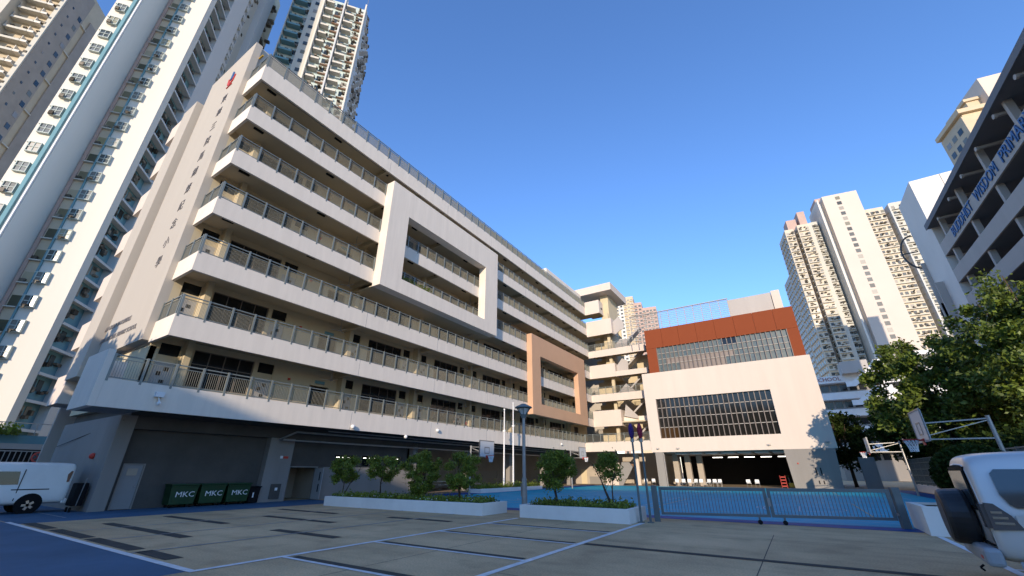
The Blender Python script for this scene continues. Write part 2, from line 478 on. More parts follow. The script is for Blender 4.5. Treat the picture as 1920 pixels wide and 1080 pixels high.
# back wall with openings on every deck
def wall_y(x0, x1, y0, y1, z0, z1, ops, m, name='wall'):
    """wall in a plane of constant x; ops = openings (ya,yb,za,zb)"""
    ops = sorted(ops); mb = MB(); y = y0
    for (a,b,c,d) in ops:
        if a > y: mb.box(x0,x1,y,a,z0,z1)
        if c > z0+.01: mb.box(x0,x1,a,b,z0,c)
        if d < z1-.01: mb.box(x0,x1,a,b,d,z1)
        y = b
    if y < y1: mb.box(x0,x1,y,y1,z0,z1)
    return mb.build(name, m, B)

win_src = pane_src = None
door_src = {}
def make_window(y0, y1, z0, z1):
    global win_src
    key = round(y1-y0,2)
    if win_src and abs(win_src[1]-(y1-y0)) < .06:
        o = inst(win_src[0],'window',B,dy=y0-win_src[2],dz=z0-win_src[3])
        for ch in win_src[4]: inst(ch,'window_pane',o,dy=y0-win_src[2],dz=z0-win_src[3])
        return o
    mb = MB(); x = XW-.12; t=.05
    mb.box(x-.04,x+.04,y0,y1,z0,z0+t); mb.box(x-.04,x+.04,y0,y1,z1-t,z1); mb.box(x-.04,x+.04,y0,y1,z0+1.2,z0+1.25)
    n=4
    for i in range(n+1):
        y = y0+(y1-y0-t)*i/n; mb.box(x-.04,x+.04,y,y+t,z0+t,z1-t)
    f = mb.build('window', M_wframe if False else M_frame, B)
    panes=[]
    for i in range(n):
        a = y0+(y1-y0-t)*i/n+t; b = y0+(y1-y0-t)*(i+1)/n
        panes.append(MB().box(x-.015,x+.015,a,b,z0+t,z1-t).build('window_pane', M_glass, f))
    if not win_src: win_src = (f, y1-y0, y0, z0, panes)
    return f
def make_door(y0, y1, zf):
    w_ = round(y1-y0,1)
    if w_ in door_src:
        d, ys, zs, chs = door_src[w_]
        o = inst(d,'door',B,dy=y0-ys,dz=zf-zs)
        for nm,c in chs: inst(c,nm,o,dy=y0-ys,dz=zf-zs)
        return
    x = XW-.08
    d = MB().box(x-.03,x+.03,y0,y1,zf,zf+2.1).build('door', M_door, B)
    chs=[]
    q=.2
    yc=(y0+y1)/2
    for (dy,dz) in ((.12,1.75),(-.15,1.5),(.08,1.1)):
        chs.append(('vision_panel', MB().box(x+.03,x+.045,yc+dy-q/2,yc+dy+q/2,zf+dz-q/2,zf+dz+q/2).build('vision_panel', M_dark, d)))
    chs.append(('door_handle', MB().box(x+.03,x+.08,y0+.07,y0+.1,zf+.9,zf+1.1).build('door_handle', M_steel, d)))
    door_src[w_]=(d,y0,zf,chs)
for k in range(6):
    zf = ZB[k]+.60; ztop = ZB[k+1]+.42
    wz0, wz1 = zf+1.05, zf+3.02
    tz0, tz1 = zf+2.45, zf+3.05
    ops=[]; wins=[]; doors=[]; trans=[]
    def add_door(a,b):
        doors.append((a,b)); 
    # near bay
    wins.append((8.9,12.1)); doors += [(7.35,8.25),(12.35,13.3),(18.6,19.25)]
    y = B0
    while y < 58:
        e = min(y+3.45, 59.3)
        wins.append((y, e))
        if y+4.45 < 59.5: doors.append((y+3.7,y+4.45))
        if y+6.5 < 59.5: doors.append((y+5.85,y+6.5))
        y += PITCH
    o2=[]
    for (a,b) in wins: o2.append((a,b,wz0,wz1))
    for (a,b) in doors: o2.append((a,b,zf,tz1))
    o2.append((15.85,17.3,zf,zf+2.25))
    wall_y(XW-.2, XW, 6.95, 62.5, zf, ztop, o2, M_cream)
    for (a,b) in wins: make_window(a,b,wz0,wz1)
    for (a,b) in doors:
        make_door(a,b,zf)
        MB().box(XW-.12,XW-.06,a,b,zf+2.1,tz0).build('lintel', M_cream, B)
        MB().box(XW-.11,XW-.07,a,b,tz0,tz1).build('transom_window', M_glass, B)
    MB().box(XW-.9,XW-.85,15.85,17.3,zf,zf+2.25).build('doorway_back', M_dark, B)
    MB().box(XW+.0,XW+.06,16.2,16.9,zf+2.4,zf+2.6).build('exit_sign', M_teal, B)
    MB().box(XW+.0,XW+.12,14.3,14.42,zf+2.3,zf+2.42).build('alarm_bell', M_redp, B)
    # columns
    c0 = MB().box(XW, XW+.55, 8.32, 8.62, zf, ztop).build('column', M_cream, B)
    yy = B0+4.85
    while yy < 59:
        inst(c0,'column',B,dy=yy-8.32); yy += PITCH
    inst(c0,'column',B,dy=17.9-8.32)
# ceiling fans hung from the decks
fan0=None
for k in (0,1,2,3):
    zc = ZB[k+1]+.42
    for y in (16.6, 31.0, 38.7, 46.2):
        if fan0 is None:
            m_=MB(); m_.tube((-25.2,y,zc),(-25.2,y,zc-.75),.025,n=6); m_.ball((-25.2,y,zc-.8),.12,8,4,(1,1,.6))
            for a in range(3):
                t=a*2.1; m_.bar((-25.2,y,zc-.8),(-25.2+.6*math.cos(t),y+.6*math.sin(t),zc-.8),.12,.012)
            fan0=m_.build('ceiling_fan',M_steel,B); fy,fz=y,zc
        else: inst(fan0,'ceiling_fan',B,dy=y-fy,dz=zc-fz)

# text end wall, strips and left panel
MB().box(-33.2, -26.4, 6.5, 6.95, 7.72, 30.3).build('end_wall', M_beige, B)
MB().box(-26.95, -26.6, 6.95, 12.0, 26.0, 30.3).build('end_wall', M_beige, B)
MB().box(-33.2, -32.9, 6.95, 12.0, 26.0, 30.3).build('end_wall', M_beige, B)
MB().box(-35.9, -33.6, 6.1, 6.95, 6.6, 28.4).build('end_panel', M_beige, B)
MB().box(-33.6, -33.2, 6.7, 6.95, 7.0, 28.6).build('end_recess', M_beige, B)
MB().box(-40, -26.6, 6.95, 7.15, 7.6, 25.6).build('end_backing', M_beige, B)
MB().box(-40, -39.8, 7.15, 76, 0, 25.6).build('rear_wall', M_beige, B)
MB().box(-40, -26.6, 75.8, 76, 0, 25.6).build('rear_wall', M_beige, B)
hb=None
for k in range(7):
    z = 5.3+P*k
    if hb is None: hb = MB().box(-38.3,-35.9,6.2,7.4,z,z+1.75).build('side_hood', M_hall, B); hz=z
    else: inst(hb,'side_hood',B,dz=z-hz)
MB().box(-26.4,-25.9,6.95,7.05,29.0,29.1).build('roof_light', M_yel, B)
M_eng = mat('small_letter', (0.16,0.15,0.15), .5)
M_cjk = mat('wall_letter', (0.10,0.09,0.085), .5)
CH = '東華三院馬錦燦紀念小學'
for i,c in enumerate(CH):
    letters('letter', c, .80, (-28.65, 6.49, 25.9-1.32*i), (R(90),0,0), M_cjk, B, depth=.008)
for txt,xc,zc,wd in (('TUNG WAH GROUP OF HOSPITALS',-32.2,9.45,5.4),('MA KAM CHAN MEMORIAL PRIMARY SCHOOL',-31.6,8.70,7.2)):
    o=letters('lettering', txt, .42, (xc, 6.485, zc), (R(90),0,0), M_eng, B, depth=.008)
    bx=[v[0] for v in o.bound_box]; o.scale=(wd/(max(bx)-min(bx)),1,1)
em = MB()
em.prism([(-.1,.75),(.12,.62),(.18,.1),(.5,.0),(.1,-.12),(-.2,-.1),(-.15,.2)], lambda u,v,a:(-28.75+u,a,28.05+v), 6.44, 6.5)
em.build('emblem', M_blue_letter, B)
em = MB(); n=14
em.prism([(-.5,.15),(-.32,.1),(-.25,-.3),(0,-.45),(.3,-.3),(.4,.1),(.55,.12),(.42,-.45),(0,-.72),(-.4,-.5)], lambda u,v,a:(-28.75+u,a,28.05+v), 6.44, 6.5)
em.build('emblem', M_redp, B)
MB().box(-29.1,-28.3,6.44,6.5,27.2,27.26).build('emblem', M_redp, B)

# picture frames
def pframe(x0, y0, y1, z0, z1, oy0, oy1, oz0, oz1, m):
    xb = XF+.003
    f = MB()
    f.box(xb,x0,y0,y1,oz1,z1); f.box(xb,x0,y0,y1,z0,oz0); f.box(xb,x0,y0,oy0,oz0,oz1); f.box(xb,x0,oy1,y1,oz0,oz1)
    f.build('picture_frame', m, B)
pframe(-23.15, 17.75, 33.0, 14.35, 23.9, 19.75, 30.85, 15.55, 21.4, M_fascia)
pframe(-23.3, 40.5, 55.9, 7.45, 16.75, 42.5, 53.4, 8.72, 14.35, M_orange)
MB().box(XW,XF,17.75,33.0,14.35,14.42).build('soffit_panel', M_ceil, B)
# hanging plants in the frame opening
mb=MB()
for i in range(260):
    y = random.choice([20.8,21.5,22.6,23.3])+random.gauss(0,.22); z=16.3-abs(random.gauss(0,.5)); x=-23.93+random.random()*.2
    a=random.uniform(0,6.28); s_=.06
    mb.quad((x,y-s_,z),(x+.03,y,z-s_),(x,y+s_,z),(x+.03,y,z+s_))
tag(mb.build('trailing_plant', M_leaf, None), 'green plants trailing over the lower edge of the white picture frame opening', 'plant')

# ground floor
GX = -26.9
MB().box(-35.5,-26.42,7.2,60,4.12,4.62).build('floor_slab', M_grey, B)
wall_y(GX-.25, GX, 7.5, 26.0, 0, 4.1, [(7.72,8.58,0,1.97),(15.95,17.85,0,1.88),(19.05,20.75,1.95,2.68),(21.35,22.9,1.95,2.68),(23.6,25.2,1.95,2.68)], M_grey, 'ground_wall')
MB().box(-35.6,-26.45,6.9,7.5,0,4.1).build('end_pier', M_midgrey, B)
MB().box(GX,-26.45,14.17,15.7,0,3.5).build('pilaster', M_midgrey, B)
MB().box(GX,-26.5,18.0,26.0,0,1.9).build('wall_skirt', M_midgrey, B)
d = MB().box(GX-.1,GX-.04,7.78,8.52,0.02,1.92).build('door', M_doorg, B)
MB().box(GX-.04,GX-.02,7.95,8.35,1.45,1.75).build('door_notice', M_tan, d)
MB().box(GX-.04,GX+.03,8.4,8.44,.95,.98).build('door_handle', M_steel, d)
f=MB(); f.box(GX-.12,GX+.02,7.72,7.78,0,1.97); f.box(GX-.12,GX+.02,8.52,8.58,0,1.97); f.box(GX-.12,GX+.02,7.78,8.52,1.92,1.97)
f.build('door_frame', M_midgrey, d)
# double door opening, right leaf standing open
MB().box(GX-3,GX-2.9,15.5,18.3,0,3).build('room_back', M_tan, B)
MB().box(GX-2.9,GX-.25,15.5,15.55,0,3).build('room_side', M_grey, B)
MB().box(GX-2.9,GX-.25,18.2,18.25,0,3).build('room_side', M_tan, B)
d = MB().box(GX,GX+.9,17.72,17.77,.02,1.83).build('door', M_door, B)
MB().box(GX+.6,GX+.68,17.70,17.72,1.1,1.6).build('vision_panel', M_dark, d)
MB().box(GX+.6,GX+.68,17.70,17.72,.45,.9).build('vision_panel', M_dark, d)
f=MB(); f.box(GX-.2,GX+.04,15.9,15.97,0,1.93); f.box(GX-.2,GX+.04,17.83,17.9,0,1.93); f.box(GX-.2,GX+.04,15.97,17.83,1.87,1.93)
f.build('door_frame', M_midgrey, B)
# small things on the pilaster
MB().box(-26.45,-26.4,14.75,15.35,.15,.95).build('service_panel', M_grey, B)
MB().box(-26.4,-26.38,15.0,15.15,.6,.75).build('panel_notice', M_white, B)
MB().box(-26.45,-26.42,14.95,15.1,2.35,2.5).build('wall_sign', M_white, B)
MB().box(-26.45,-26.42,15.15,15.45,2.35,2.48).build('wall_sign', M_redp, B)
MB().ball((-28.3,6.85,2.3),.14,10,6).build('alarm_bell', M_redp, B)
# high windows of the ground floor with tubes lit behind
for a,b in ((19.05,20.75),(21.35,22.9),(23.6,25.2)):
    g = MB().box(GX-.14,GX-.1,a,b,1.95,2.68)
    wn = g.build('window', M_glass, B)
    mb=MB(); 
    for t in (0,.5,1): mb.box(GX-.1,GX-.05,a+(b-a-.05)*t,a+(b-a-.05)*t+.05,1.95,2.68)
    mb.box(GX-.1,GX-.05,a,b,1.95,1.99); mb.build('window_frame', M_frame, wn)
    for i in range(3): MB().box(GX-.095,GX-.085,a+.2+.45*i,a+.45+.45*i,2.52,2.56).build('lamp_tube', M_lamp, wn)
# beam, canopy edge and pipes under the first deck
MB().box(-26.9,-26.45,7.5,59,3.5,4.1).build('beam', M_grey, B)
MB().box(-26.2,-25.9,14.6,56,3.35,3.42).build('cable_tray', M_steel, B)
MB().tube((-25.6,15.2,3.85),(-25.6,56,3.85),.06,n=6).tube((-25.6,15.2,3.85),(-26.4,14.6,3.4),.06,n=6).build('drain_pipe', M_steel, B)
MB().tube((-25.1,17,4.0),(-25.1,56,4.0),.04,n=6).build('drain_pipe', M_steel, B)
MB().tube((-26.4,7.0,3.85),(-35,6.8,2.9),.015,n=4).build('cable', M_black, B)
# covered playground: columns and rear wall with doors and windows
c0 = MB().box(-26.95,-26.45,26.0,26.5,0,4.1).build('column', M_midgrey, B)
for y in (33.1,40.6,48.2,55.6): inst(c0,'column',B,dy=y-26)
inst(c0,'column',B,dx=-5,dy=14.6)
wall_y(-33.2,-33.0,26,66,0,4.5,[(33,34.6,.9,2.5),(35,36.6,.9,2.5),(44.0,47.8,.9,1.75),(70,70.1,0,1)][:3], M_tan, 'playground_wall')
MB().box(-33.15,-33.1,44,47.8,.9,1.75).build('window', M_wframe, B)
MB().box(-33.15,-33.1,33,36.6,.9,2.5).build('window', M_glass, B)
MB().box(-33.0,-24.15,62.3,62.5,0,4.5).build('playground_wall', M_tan, B)
MB().box(-26.4,-24.15,62.25,62.3,0,1.0).build('wall_skirt', M_midgrey, B)
MB().box(-27.7,-26.8,62.24,62.3,0,2.0).build('door', M_cream, B)
MB().box(-29.0,-27.7,62.24,62.3,0,2.3).build('doorway', M_tan, B)
MB().box(-35.6,-26.9,25.8,26,0,4.1).build('playground_wall', M_grey, B)
# security cameras and floodlights on the fascia
def fixture(x,y,z,nm='floodlight'):
    m_=MB(); m_.box(x,x+.22,y-.16,y+.16,z,z+.22); m_.tube((x+.1,y,z),(x+.2,y+.05,z-.22),.03,n=6); m_.ball((x+.22,y+.05,z-.28),.09,8,5)
    m_.build(nm, M_white, B)
fixture(XF,7.25,4.72); 
for (y,z) in ((17.9,4.3),(22.6,3.98),(26.0,4.67),(48.4,4.72)):
    MB().ball((XF+.1,y,z),.13,10,6).build('dome_camera', M_white, B)

# roof rooms at the far corner
MB().box(-27.5,-24.6,47.5,59.6,26.1,28.9).build('roof_room', M_fascia, B)
MB().box(-26.6,-19.3,59.6,67.5,28.75,30.05).build('roof_canopy', M_hall, B)
MB().box(-21.9,-20.6,61.5,66,15,28.75).build('stair_tower', M_cream, B)

# cross wing
XE = -15.1
def par_x(x0,x1,y,z0,z1,m=M_hall,name='balcony_parapet',d=.15): return MB().box(x0,x1,y,y+d,z0,z1).build(name,m,B)
CW = [  # (box right end or None, z0, z1)
    (None, ZB[1], ZB[1]+1.05),(None, ZB[2], ZB[2]+1.1),(None, ZB[3], ZB[3]+1.0),(None, ZB[4]-.2, ZB[4]+.95)]
par_x(-24,XE,56.0,F1,5.28)
par_x(-24,-19.75,YC,7.62,9.85); MB().box(-19.95,-19.75,YC+.15,62.3,7.62,9.85).build('balcony_parapet',M_hall,B)
par_x(-19.75,XE,YC+1.2,7.8,8.9,M_fascia)
par_x(-24,-16.0,YC,ZB[2],12.2)
par_x(-24,-19.9,YC,14.65,16.65); MB().box(-20.05,-19.9,YC+.15,62.3,14.65,16.65).build('balcony_parapet',M_hall,B)
par_x(-19.9,XE,YC+.05,14.65,15.4)
par_x(-24,XE,YC,17.9,18.95)
par_x(-24,-19.8,YC,21.4,23.9); MB().box(-19.95,-19.8,YC+.15,62.3,21.4,23.9).build('balcony_parapet',M_hall,B)
par_x(-24,-21.55,YC,25.15,27.4); MB().box(-21.7,-21.55,YC+.15,62.3,25.15,27.4).build('balcony_parapet',M_hall,B)
MB().box(-21.55,-21.5,60.4,60.9,26.0,26.25).build('vent_grille', M_dark, B)
for k in range(7):
    z = ZB[k]+.42
    x1 = XE if k < 5 else (-19.95 if k==5 else -21.7)
    y0 = 56.15 if k == 0 else YC+.15
    MB().box(-24.15, x1, y0, 63.2, z, z+.18).build('floor_slab', M_ceil, B)
for k in range(6):
    z=ZB[k]+.6
    MB().box(-24,-21.9,63.0,63.2,z,z+2.9).build('wall', M_cream, B)
    if k < 4: MB().box(-17.5,XE,63.0,63.2,z,z+2.9).build('wall', M_cream, B)
    MB().box(-21.0,-20.55,60.6,61.0,z,z+2.9).build('column', M_cream, B)
MB().box(-24,XE,65.5,65.7,ZB[0]+.6,ZB[4]).build('wall', M_cream, B); MB().box(-24,-20.2,65.5,65.7,ZB[4],25).build('wall', M_cream, B)
railing_x(56.06,-24,XE,5.28); railing_x(YC+.06,-24,-16.0,12.2); railing_x(YC+.06,-24,XE,18.95,h=1.05)
# grey stair parapets
for pts in ([(-19.93,23.41),(-18.9,24.18),(-18.1,23.06),(-18.21,22.06),(-18.72,21.98),(-19.55,21.36),(-20.18,21.81)],
            [(-19.9,19.3),(-19.72,19.78),(-18.97,20.5),(-17.84,20.31),(-17.96,19.2)],
            [(-20.2,16.09),(-18.99,17.45),(-18.16,16.94),(-18.21,15.5),(-20.1,15.4)],
            [(-20.2,12.3),(-18.8,13.6),(-17.4,12.3),(-17.4,11.3),(-20.1,11.3)],
            [(-19.6,9.0),(-19.2,10.6),(-17.6,8.9),(-17.6,8.5)]):
    MB().prism(pts, lambda u,v,a:(u,a,v), 60.5, 60.65).build('stair_parapet', M_schgrey, B)
for k in range(5):
    z=ZB[k]+.6
    MB().prism([(-20,z),(-16,z+P),(-16,z+P-.3),(-20,z-.3)], lambda u,v,a:(u,a,v), 61.2, 62.6).build('stair_flight', M_schgrey, B)
# ground level stair
MB().prism([(-22.42,0),(-22.42,.7),(-21.43,2.73),(-20.26,2.72),(-20.3,1.53),(-20.48,0)], lambda u,v,a:(u,a,v), 58.2, 58.45).build('stair_parapet', M_hall, B)
MB().prism([(-20.3,1.53),(-19.68,2.8),(-18.74,2.79),(-18.29,2.2),(-18.93,1.2),(-19.82,0),(-20.35,0)], lambda u,v,a:(u,a,v), 57.6, 57.85).build('stair_parapet', M_midgrey, B)
MB().prism([(-18.4,0),(-18.4,3.9),(-17.9,3.9),(-17.9,0)], lambda u,v,a:(u,a,v), 59.2, 59.6).build('column', M_hall, B)
MB().prism([(-22,0),(-18.9,2.6),(-18.9,2.3),(-21.5,0)], lambda u,v,a:(u,a,v), 58.5, 60).build('stair_flight', M_redp if False else M_orange, B)

# ------------------------------------------------------------------ hall block
H = thing('assembly_hall', 'white hall block on columns with a rust red upper storey and gridded windows', 'building', (-5, 60, 0))
HY = 56.0
def wall_x(parent, y0, y1, x0, x1, z0, z1, ops, m, name='wall'):
    ops = sorted(ops); mb = MB(); x = x0
    for (a,b,c,d) in ops:
        if a > x: mb.box(x,a,y0,y1,z0,z1)
        if c > z0+.01: mb.box(a,b,y0,y1,z0,c)
        if d < z1-.01: mb.box(a,b,y0,y1,d,z1)
        x = b
    if x < x1: mb.box(x,x1,y0,y1,z0,z1)
    return mb.build(name, m, parent)
wall_x(H, HY, HY+.5, -15.12, 3.85, 3.85, 13.7, [(-13.75,-.78,5.45,10.27)], M_hall, 'wall')
MB().box(-15.12,-14.7,HY+.5,76,3.85,13.7).build('wall', M_hall, H)
MB().box(3.45,3.85,HY+.5,76,3.85,13.7).build('wall', M_hall, H)
MB().box(-14.7,3.45,75.5,76,3.85,13.7).build('wall', M_hall, H)
MB().box(-14.7,3.45,HY+.5,75.5,13.45,13.66).build('roof', M_hall, H)
# rust red storey: eight cladding panels above the window, side panels
rx0, rx1, rz0, rz1 = -14.05, 3.6, 13.7, 19.68
js = [rx0,-11.79,-9.6,-7.38,-5.12,-2.85,-.66,1.5,rx1]
for a,b in zip(js[:-1],js[1:]):
    MB().box(a+.012,b-.012,HY+.1,HY+.35,17.05,rz1).build('cladding_panel', M_red, H)
MB().box(rx0+.012,-12.72,HY+.1,HY+.35,rz0,17.03).build('cladding_panel', M_red, H)
MB().box(2.42,rx1-.012,HY+.1,HY+.35,rz0,17.03).build('cladding_panel', M_red, H)
MB().box(rx0+.03,rx1-.03,HY+.36,HY+.5,17.05,rz1-.03).build('panel_backing', M_hall, H)
MB().box(rx0,rx0+.3,HY+.5,74,rz0,rz1).build('cladding_panel', M_red, H)
MB().box(rx1-.3,rx1,HY+.5,74,rz0,rz1).build('cladding_panel', M_red, H)
MB().box(rx0+.3,rx1-.3,HY+.5,74,rz1-.2,rz1-.02).build('roof', M_hall, H)
def grid_window(x0,x1,z0,z1,yc,nx,zs,mglass,mframe,fw,rand=None,shape=.25):
    zs=[z0]+zs+[z1]
    f=MB()
    for i in range(nx+1):
        x=x0+(x1-x0)*i/nx; f.box(x-fw,x+fw,yc-shape,yc+.04,z0,z1)
    wd=f.build('window', mframe, H)
    tr=MB()
    for z in zs[1:-1]: tr.box(x0,x1,yc-.08,yc+.03,z-.035,z+.035)
    tr.build('transom_bar', M_wframe if mframe is M_frame else mframe, wd)
    src={}
    for j in range(len(zs)-1):
        for i in range(nx):
            a=x0+(x1-x0)*i/nx+fw; b=x0+(x1-x0)*(i+1)/nx-fw
            mm = mglass if rand is None else rand(i,j)
            key=(j,mm.name)
            if key not in src:
                src[key]=(MB().box(a,b,yc,yc+.02,zs[j]+.035,zs[j+1]-.035).build('window_pane', mm, wd),a)
            else:
                o=inst(src[key][0],'window_pane',wd,dx=a-src[key][1])
            last = list(wd.children)[-1]
            last.rotation_euler=(random.gauss(0,.004),0,random.gauss(0,.006))
M_warm = mat('hall_glass_warm', (0.05,0.025,0.008), .12, spec=.5)
M_glassp = mat('pinkish_blind', (0.22,0.18,0.155), .5)
M_glasst = mat('teal_glass', (0.10,0.125,0.12), .3, 2,.3)
grid_window(-13.75,-.78,5.45,10.27,HY+.42,23,[6.75,7.95,9.15],M_glass2,M_frame,.045,
            rand=lambda i,j: (M_warm if (j==0 and i<4) else (M_glassb if False else M_glass2)))
grid_window(-12.7,2.4,13.72,17.03,HY+.3,28,[14.75,15.45,16.2],M_glassb,M_frame,.04,
            rand=lambda i,j: M_glassp if (j==1 and 1<i<17) or (j==0 and 4<i<15) else (M_glass if (j==3 and 14<i<18) else (M_glasst if (i*3+j)%5 else M_glassb)))
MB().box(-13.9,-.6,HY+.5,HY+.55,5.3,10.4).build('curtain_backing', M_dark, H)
# things on the roof: louvre screen, grey plant room, white fin
s0=MB()
for i in range(13):
    x=-15.9+12.9*i/12; s0.box(x-.04,x+.04,56.45,56.55,19.7 if x>-14 else 18.9,22.2)
s0.box(-16,-2.95,56.4,56.6,22.2,22.3)
scr=s0.build('roof_screen', M_wframe, H)
l0=None
for i in range(9):
    z=19.95+.26*i
    if l0 is None: l0=MB().box(-15.9,-3.0,56.47,56.53,z,z+.05).build('louvre', M_wframe, scr); lz=z
    else: inst(l0,'louvre',scr,dz=z-lz)
MB().box(-3.0,1.85,56.6,60,19.7,22.05).build('plant_room', M_tan if False else M_schgrey, H)
MB().box(1.9,2.8,56.4,60.2,19.7,22.15).build('fin_wall', M_hall, H)
MB().box(-15.9,-14.1,56.6,56.7,18.9,22.0).build('screen_mesh', M_railm, H) if False else None
# support columns and undercroft
MB().box(-14.72,-13.8,HY+.02,HY+.9,0,3.85).build('column', M_midgrey, H)
c=MB().box(-13.55,-12.9,59.6,60.3,0,3.85).build('column', M_tan, H)
inst(c,'column',H,dx=1.35,dy=.5); inst(c,'column',H,dx=2.7,dy=1)
MB().prism([(-.95,3.85),(-.75,0),(3.35,0),(3.6,3.85)], lambda u,v,a:(u,a,v), HY+.02, HY+.5).build('column_wall', M_midgrey, H)
MB().box(-.75,-.45,HY+.5,64,0,3.85).build('wall', M_midgrey, H)
MB().box(3.1,3.4,HY+.5,75,0,3.85).build('wall', M_midgrey, H)
for (x,z0,z1) in ((1.45,1.32,2.01),(1.87,1.32,2.01),(1.47,.46,.8),(1.87,.46,.8)):
    MB().box(x-.05,x+.05,HY-.005,HY+.02,z0,z1).build('slit_window', M_dark, H)
MB().ball((.03,HY,2.43),.08,8,5).build('alarm_bell', M_redp, H)
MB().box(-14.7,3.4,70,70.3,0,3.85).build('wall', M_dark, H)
MB().box(-24.2,-14.7,69,69.3,0,4.3).build('playground_wall', M_tan, B)
MB().box(-15.12,3.85,HY+.5,75.5,3.72,3.85).build('ceiling', M_midgrey, H)
cb=None; wp=None
for i in range(7):
    x=-12.6+1.75*i
    for j in range(2):
        y=57.2+3.6*j
        if wp is None: wp=MB().box(x,x+1.35,y,y+3.0,3.62,3.70).build('ceiling_panel', M_white, H); wx,wy=x,y
        else: inst(wp,'ceiling_panel',H,dx=x-wx,dy=y-wy)
t0=None
for i in range(5):
    x=-9.5+1.9*i
    if t0 is None: t0=MB().box(x,x+1.2,65.0,65.12,3.35,3.42).build('lamp_tube', M_lamp, H); tx=x
    else: inst(t0,'lamp_tube',H,dx=x-tx)
for (x,z) in ((-14.3,4.3),(-11.9,4.26),(-2.2,4.38),(3.1,4.5)):
    MB().box(x-.18,x+.18,HY-.15,HY,z-.1,z+.06).ball((x,HY-.15,z-.05),.1,8,5).build('floodlight', M_schgrey, H)
MB().tube((-13.7,HY-.03,3.8),(-13.7,HY-.03,0),.04,n=6).build('drain_pipe', M_schgrey, H)

# ------------------------------------------------------------------ towers
def frame_pt(rot, x, y):
    c,s_ = math.cos(rot), math.sin(rot); return (x*c-y*s_, x*s_+y*c, 0)
def tower(name, label, rot, x, y, cat='tower block'):
    return thing(name, label, cat, frame_pt(rot,x,y), rot, frame=(x,y,0))
def scatter_parts(srcdef, name, parent, offs, m, limit=280, stuffname=None):
    """srcdef(mb,dx,dy,dz) adds the shape; first `limit` as parts, the rest as one stuff mesh"""
    src=None
    for i,(dx,dy,dz) in enumerate(offs[:limit]):
        if src is None:
            mb=MB(); srcdef(mb,dx,dy,dz); src=mb.build(name,m,parent); s0=(dx,dy,dz)
        else: inst(src,name,parent,dx-s0[0],dy-s0[1],dz-s0[2])
    if len(offs)>limit:
        mb=MB()
        for (dx,dy,dz) in offs[limit:]: srcdef(mb,dx,dy,dz)
        mb.build(name,m,parent,kind='stuff')

LR = R(52)
# --- near left tower
T = tower('apartment_tower', 'white and teal apartment tower right behind the school end wall', LR, -36, 60)
FP = 2.75; z0=34.6-2.75*11; NF=36
zs=[z0+FP*i for i in range(NF)]
yA=54.7
t_=MB(); t_.box(-35.8,-32.5,yA,yA+1.2,3,107)
t_.build('wall', M_tw, T)
MB().box(-37.0,-35.8,yA+.05,yA+1.2,3,107).build('wall', M_tbeige, T)
MB().box(-37.35,-37.0,yA-.1,yA+1.2,3,107).build('wall', M_tpink, T)
MB().box(-35.95,-35.80,yA-.18,yA,3,107).build('stripe', M_teal, T)
MB().box(-37.6,-37.35,yA+1.0,60,3,107).build('wall', M_tgrey, T)
MB().box(-39.9,-37.5,50.7,58,3,107).build('wing_wall', M_tw, T)
MB().box(-37.5,-37.44,50.85,58,3,107).build('wing_side', mat('tower_side',(0.76,0.76,0.68),.8,.12,.06,streak=True), T)
MB().box(-38.1,-37.75,50.45,50.7,3,107).build('stripe', M_teal, T)
MB().box(-37.55,-37.40,50.55,50.7,3,107).build('stripe', M_white, T)
# face B (to the right, shaded)
MB().box(-33.6,-33.4,yA+1.2,yA+5.3,3,107).build('wall', M_teal, T)
MB().box(-34.6,-32.5,yA+5.3,yA+9.4,3,107).build('wall', M_tpale, T)
MB().box(-34.9,-34.7,yA+9.4,yA+15.1,3,107).build('wall', M_teal, T)
MB().box(-34.6,-32.5,yA+15.1,yA+18.4,3,107).build('wall', M_tpale, T)
MB().box(-38,-33.5,yA+18.4,yA+24,3,107).build('wall', M_tbeige, T)
def bay(mb,dx,dy,dz):      # window hood: ledge below, frame round, mullions
    d=.34; w_=1.12
    mb.box(dx,dx+w_,dy-d,dy,dz-.68,dz-.58); mb.box(dx,dx+w_,dy-d,dy,dz+.58,dz+.66)
    mb.box(dx,dx+.07,dy-d,dy,dz-.58,dz+.58); mb.box(dx+w_-.07,dx+w_,dy-d,dy,dz-.58,dz+.58)
    mb.box(dx+w_/2-.03,dx+w_/2+.03,dy-d+.01,dy-d+.06,dz-.58,dz+.58); mb.box(dx+.07,dx+w_-.07,dy-d+.01,dy-d+.06,dz-.02,dz+.05)
    mb.box(dx-.3,dx,dy-.22,dy,dz+.58,dz+.64)
scatter_parts(bay,'bay_window',T,[(-35.7,yA,z) for z in zs],mat('bay_hood',(0.50,0.55,0.50),.6,1.5,.12))
scatter_parts(lambda mb,x,y,z: mb.box(x+.07,x+1.05,y-.27,y-.26,z-.58,z+.58),'window_glass',T,[(-35.7,yA,z) for z in zs]+[(-39.3,50.7,z) for z in zs],mat('tower_glass_pale',(0.20,0.22,0.20),.2,2,.5))
randomise(mat('tower_glass_pale',(0,0,0)), (0.16,0.17,0.16), (0.5,0.46,0.38)); randomise(mat('yellowish_window',(0.20, 0.18, 0.10),.4), (0.18,0.16,0.09), (0.42,0.36,0.24))
scatter_parts(bay,'bay_window',T,[(-39.4,50.7,z) for z in zs],mat('bay_hood',(0.4,0.45,0.43)))
scatter_parts(lambda mb,x,y,z:(mb.box(x,x+.85,y-.02,y+.05,z-.6,z+.6)),'window',T,[(-36.9,yA+.05,z) for z in zs],mat('yellowish_window',(0.20,0.18,0.10),.4,2,.5))
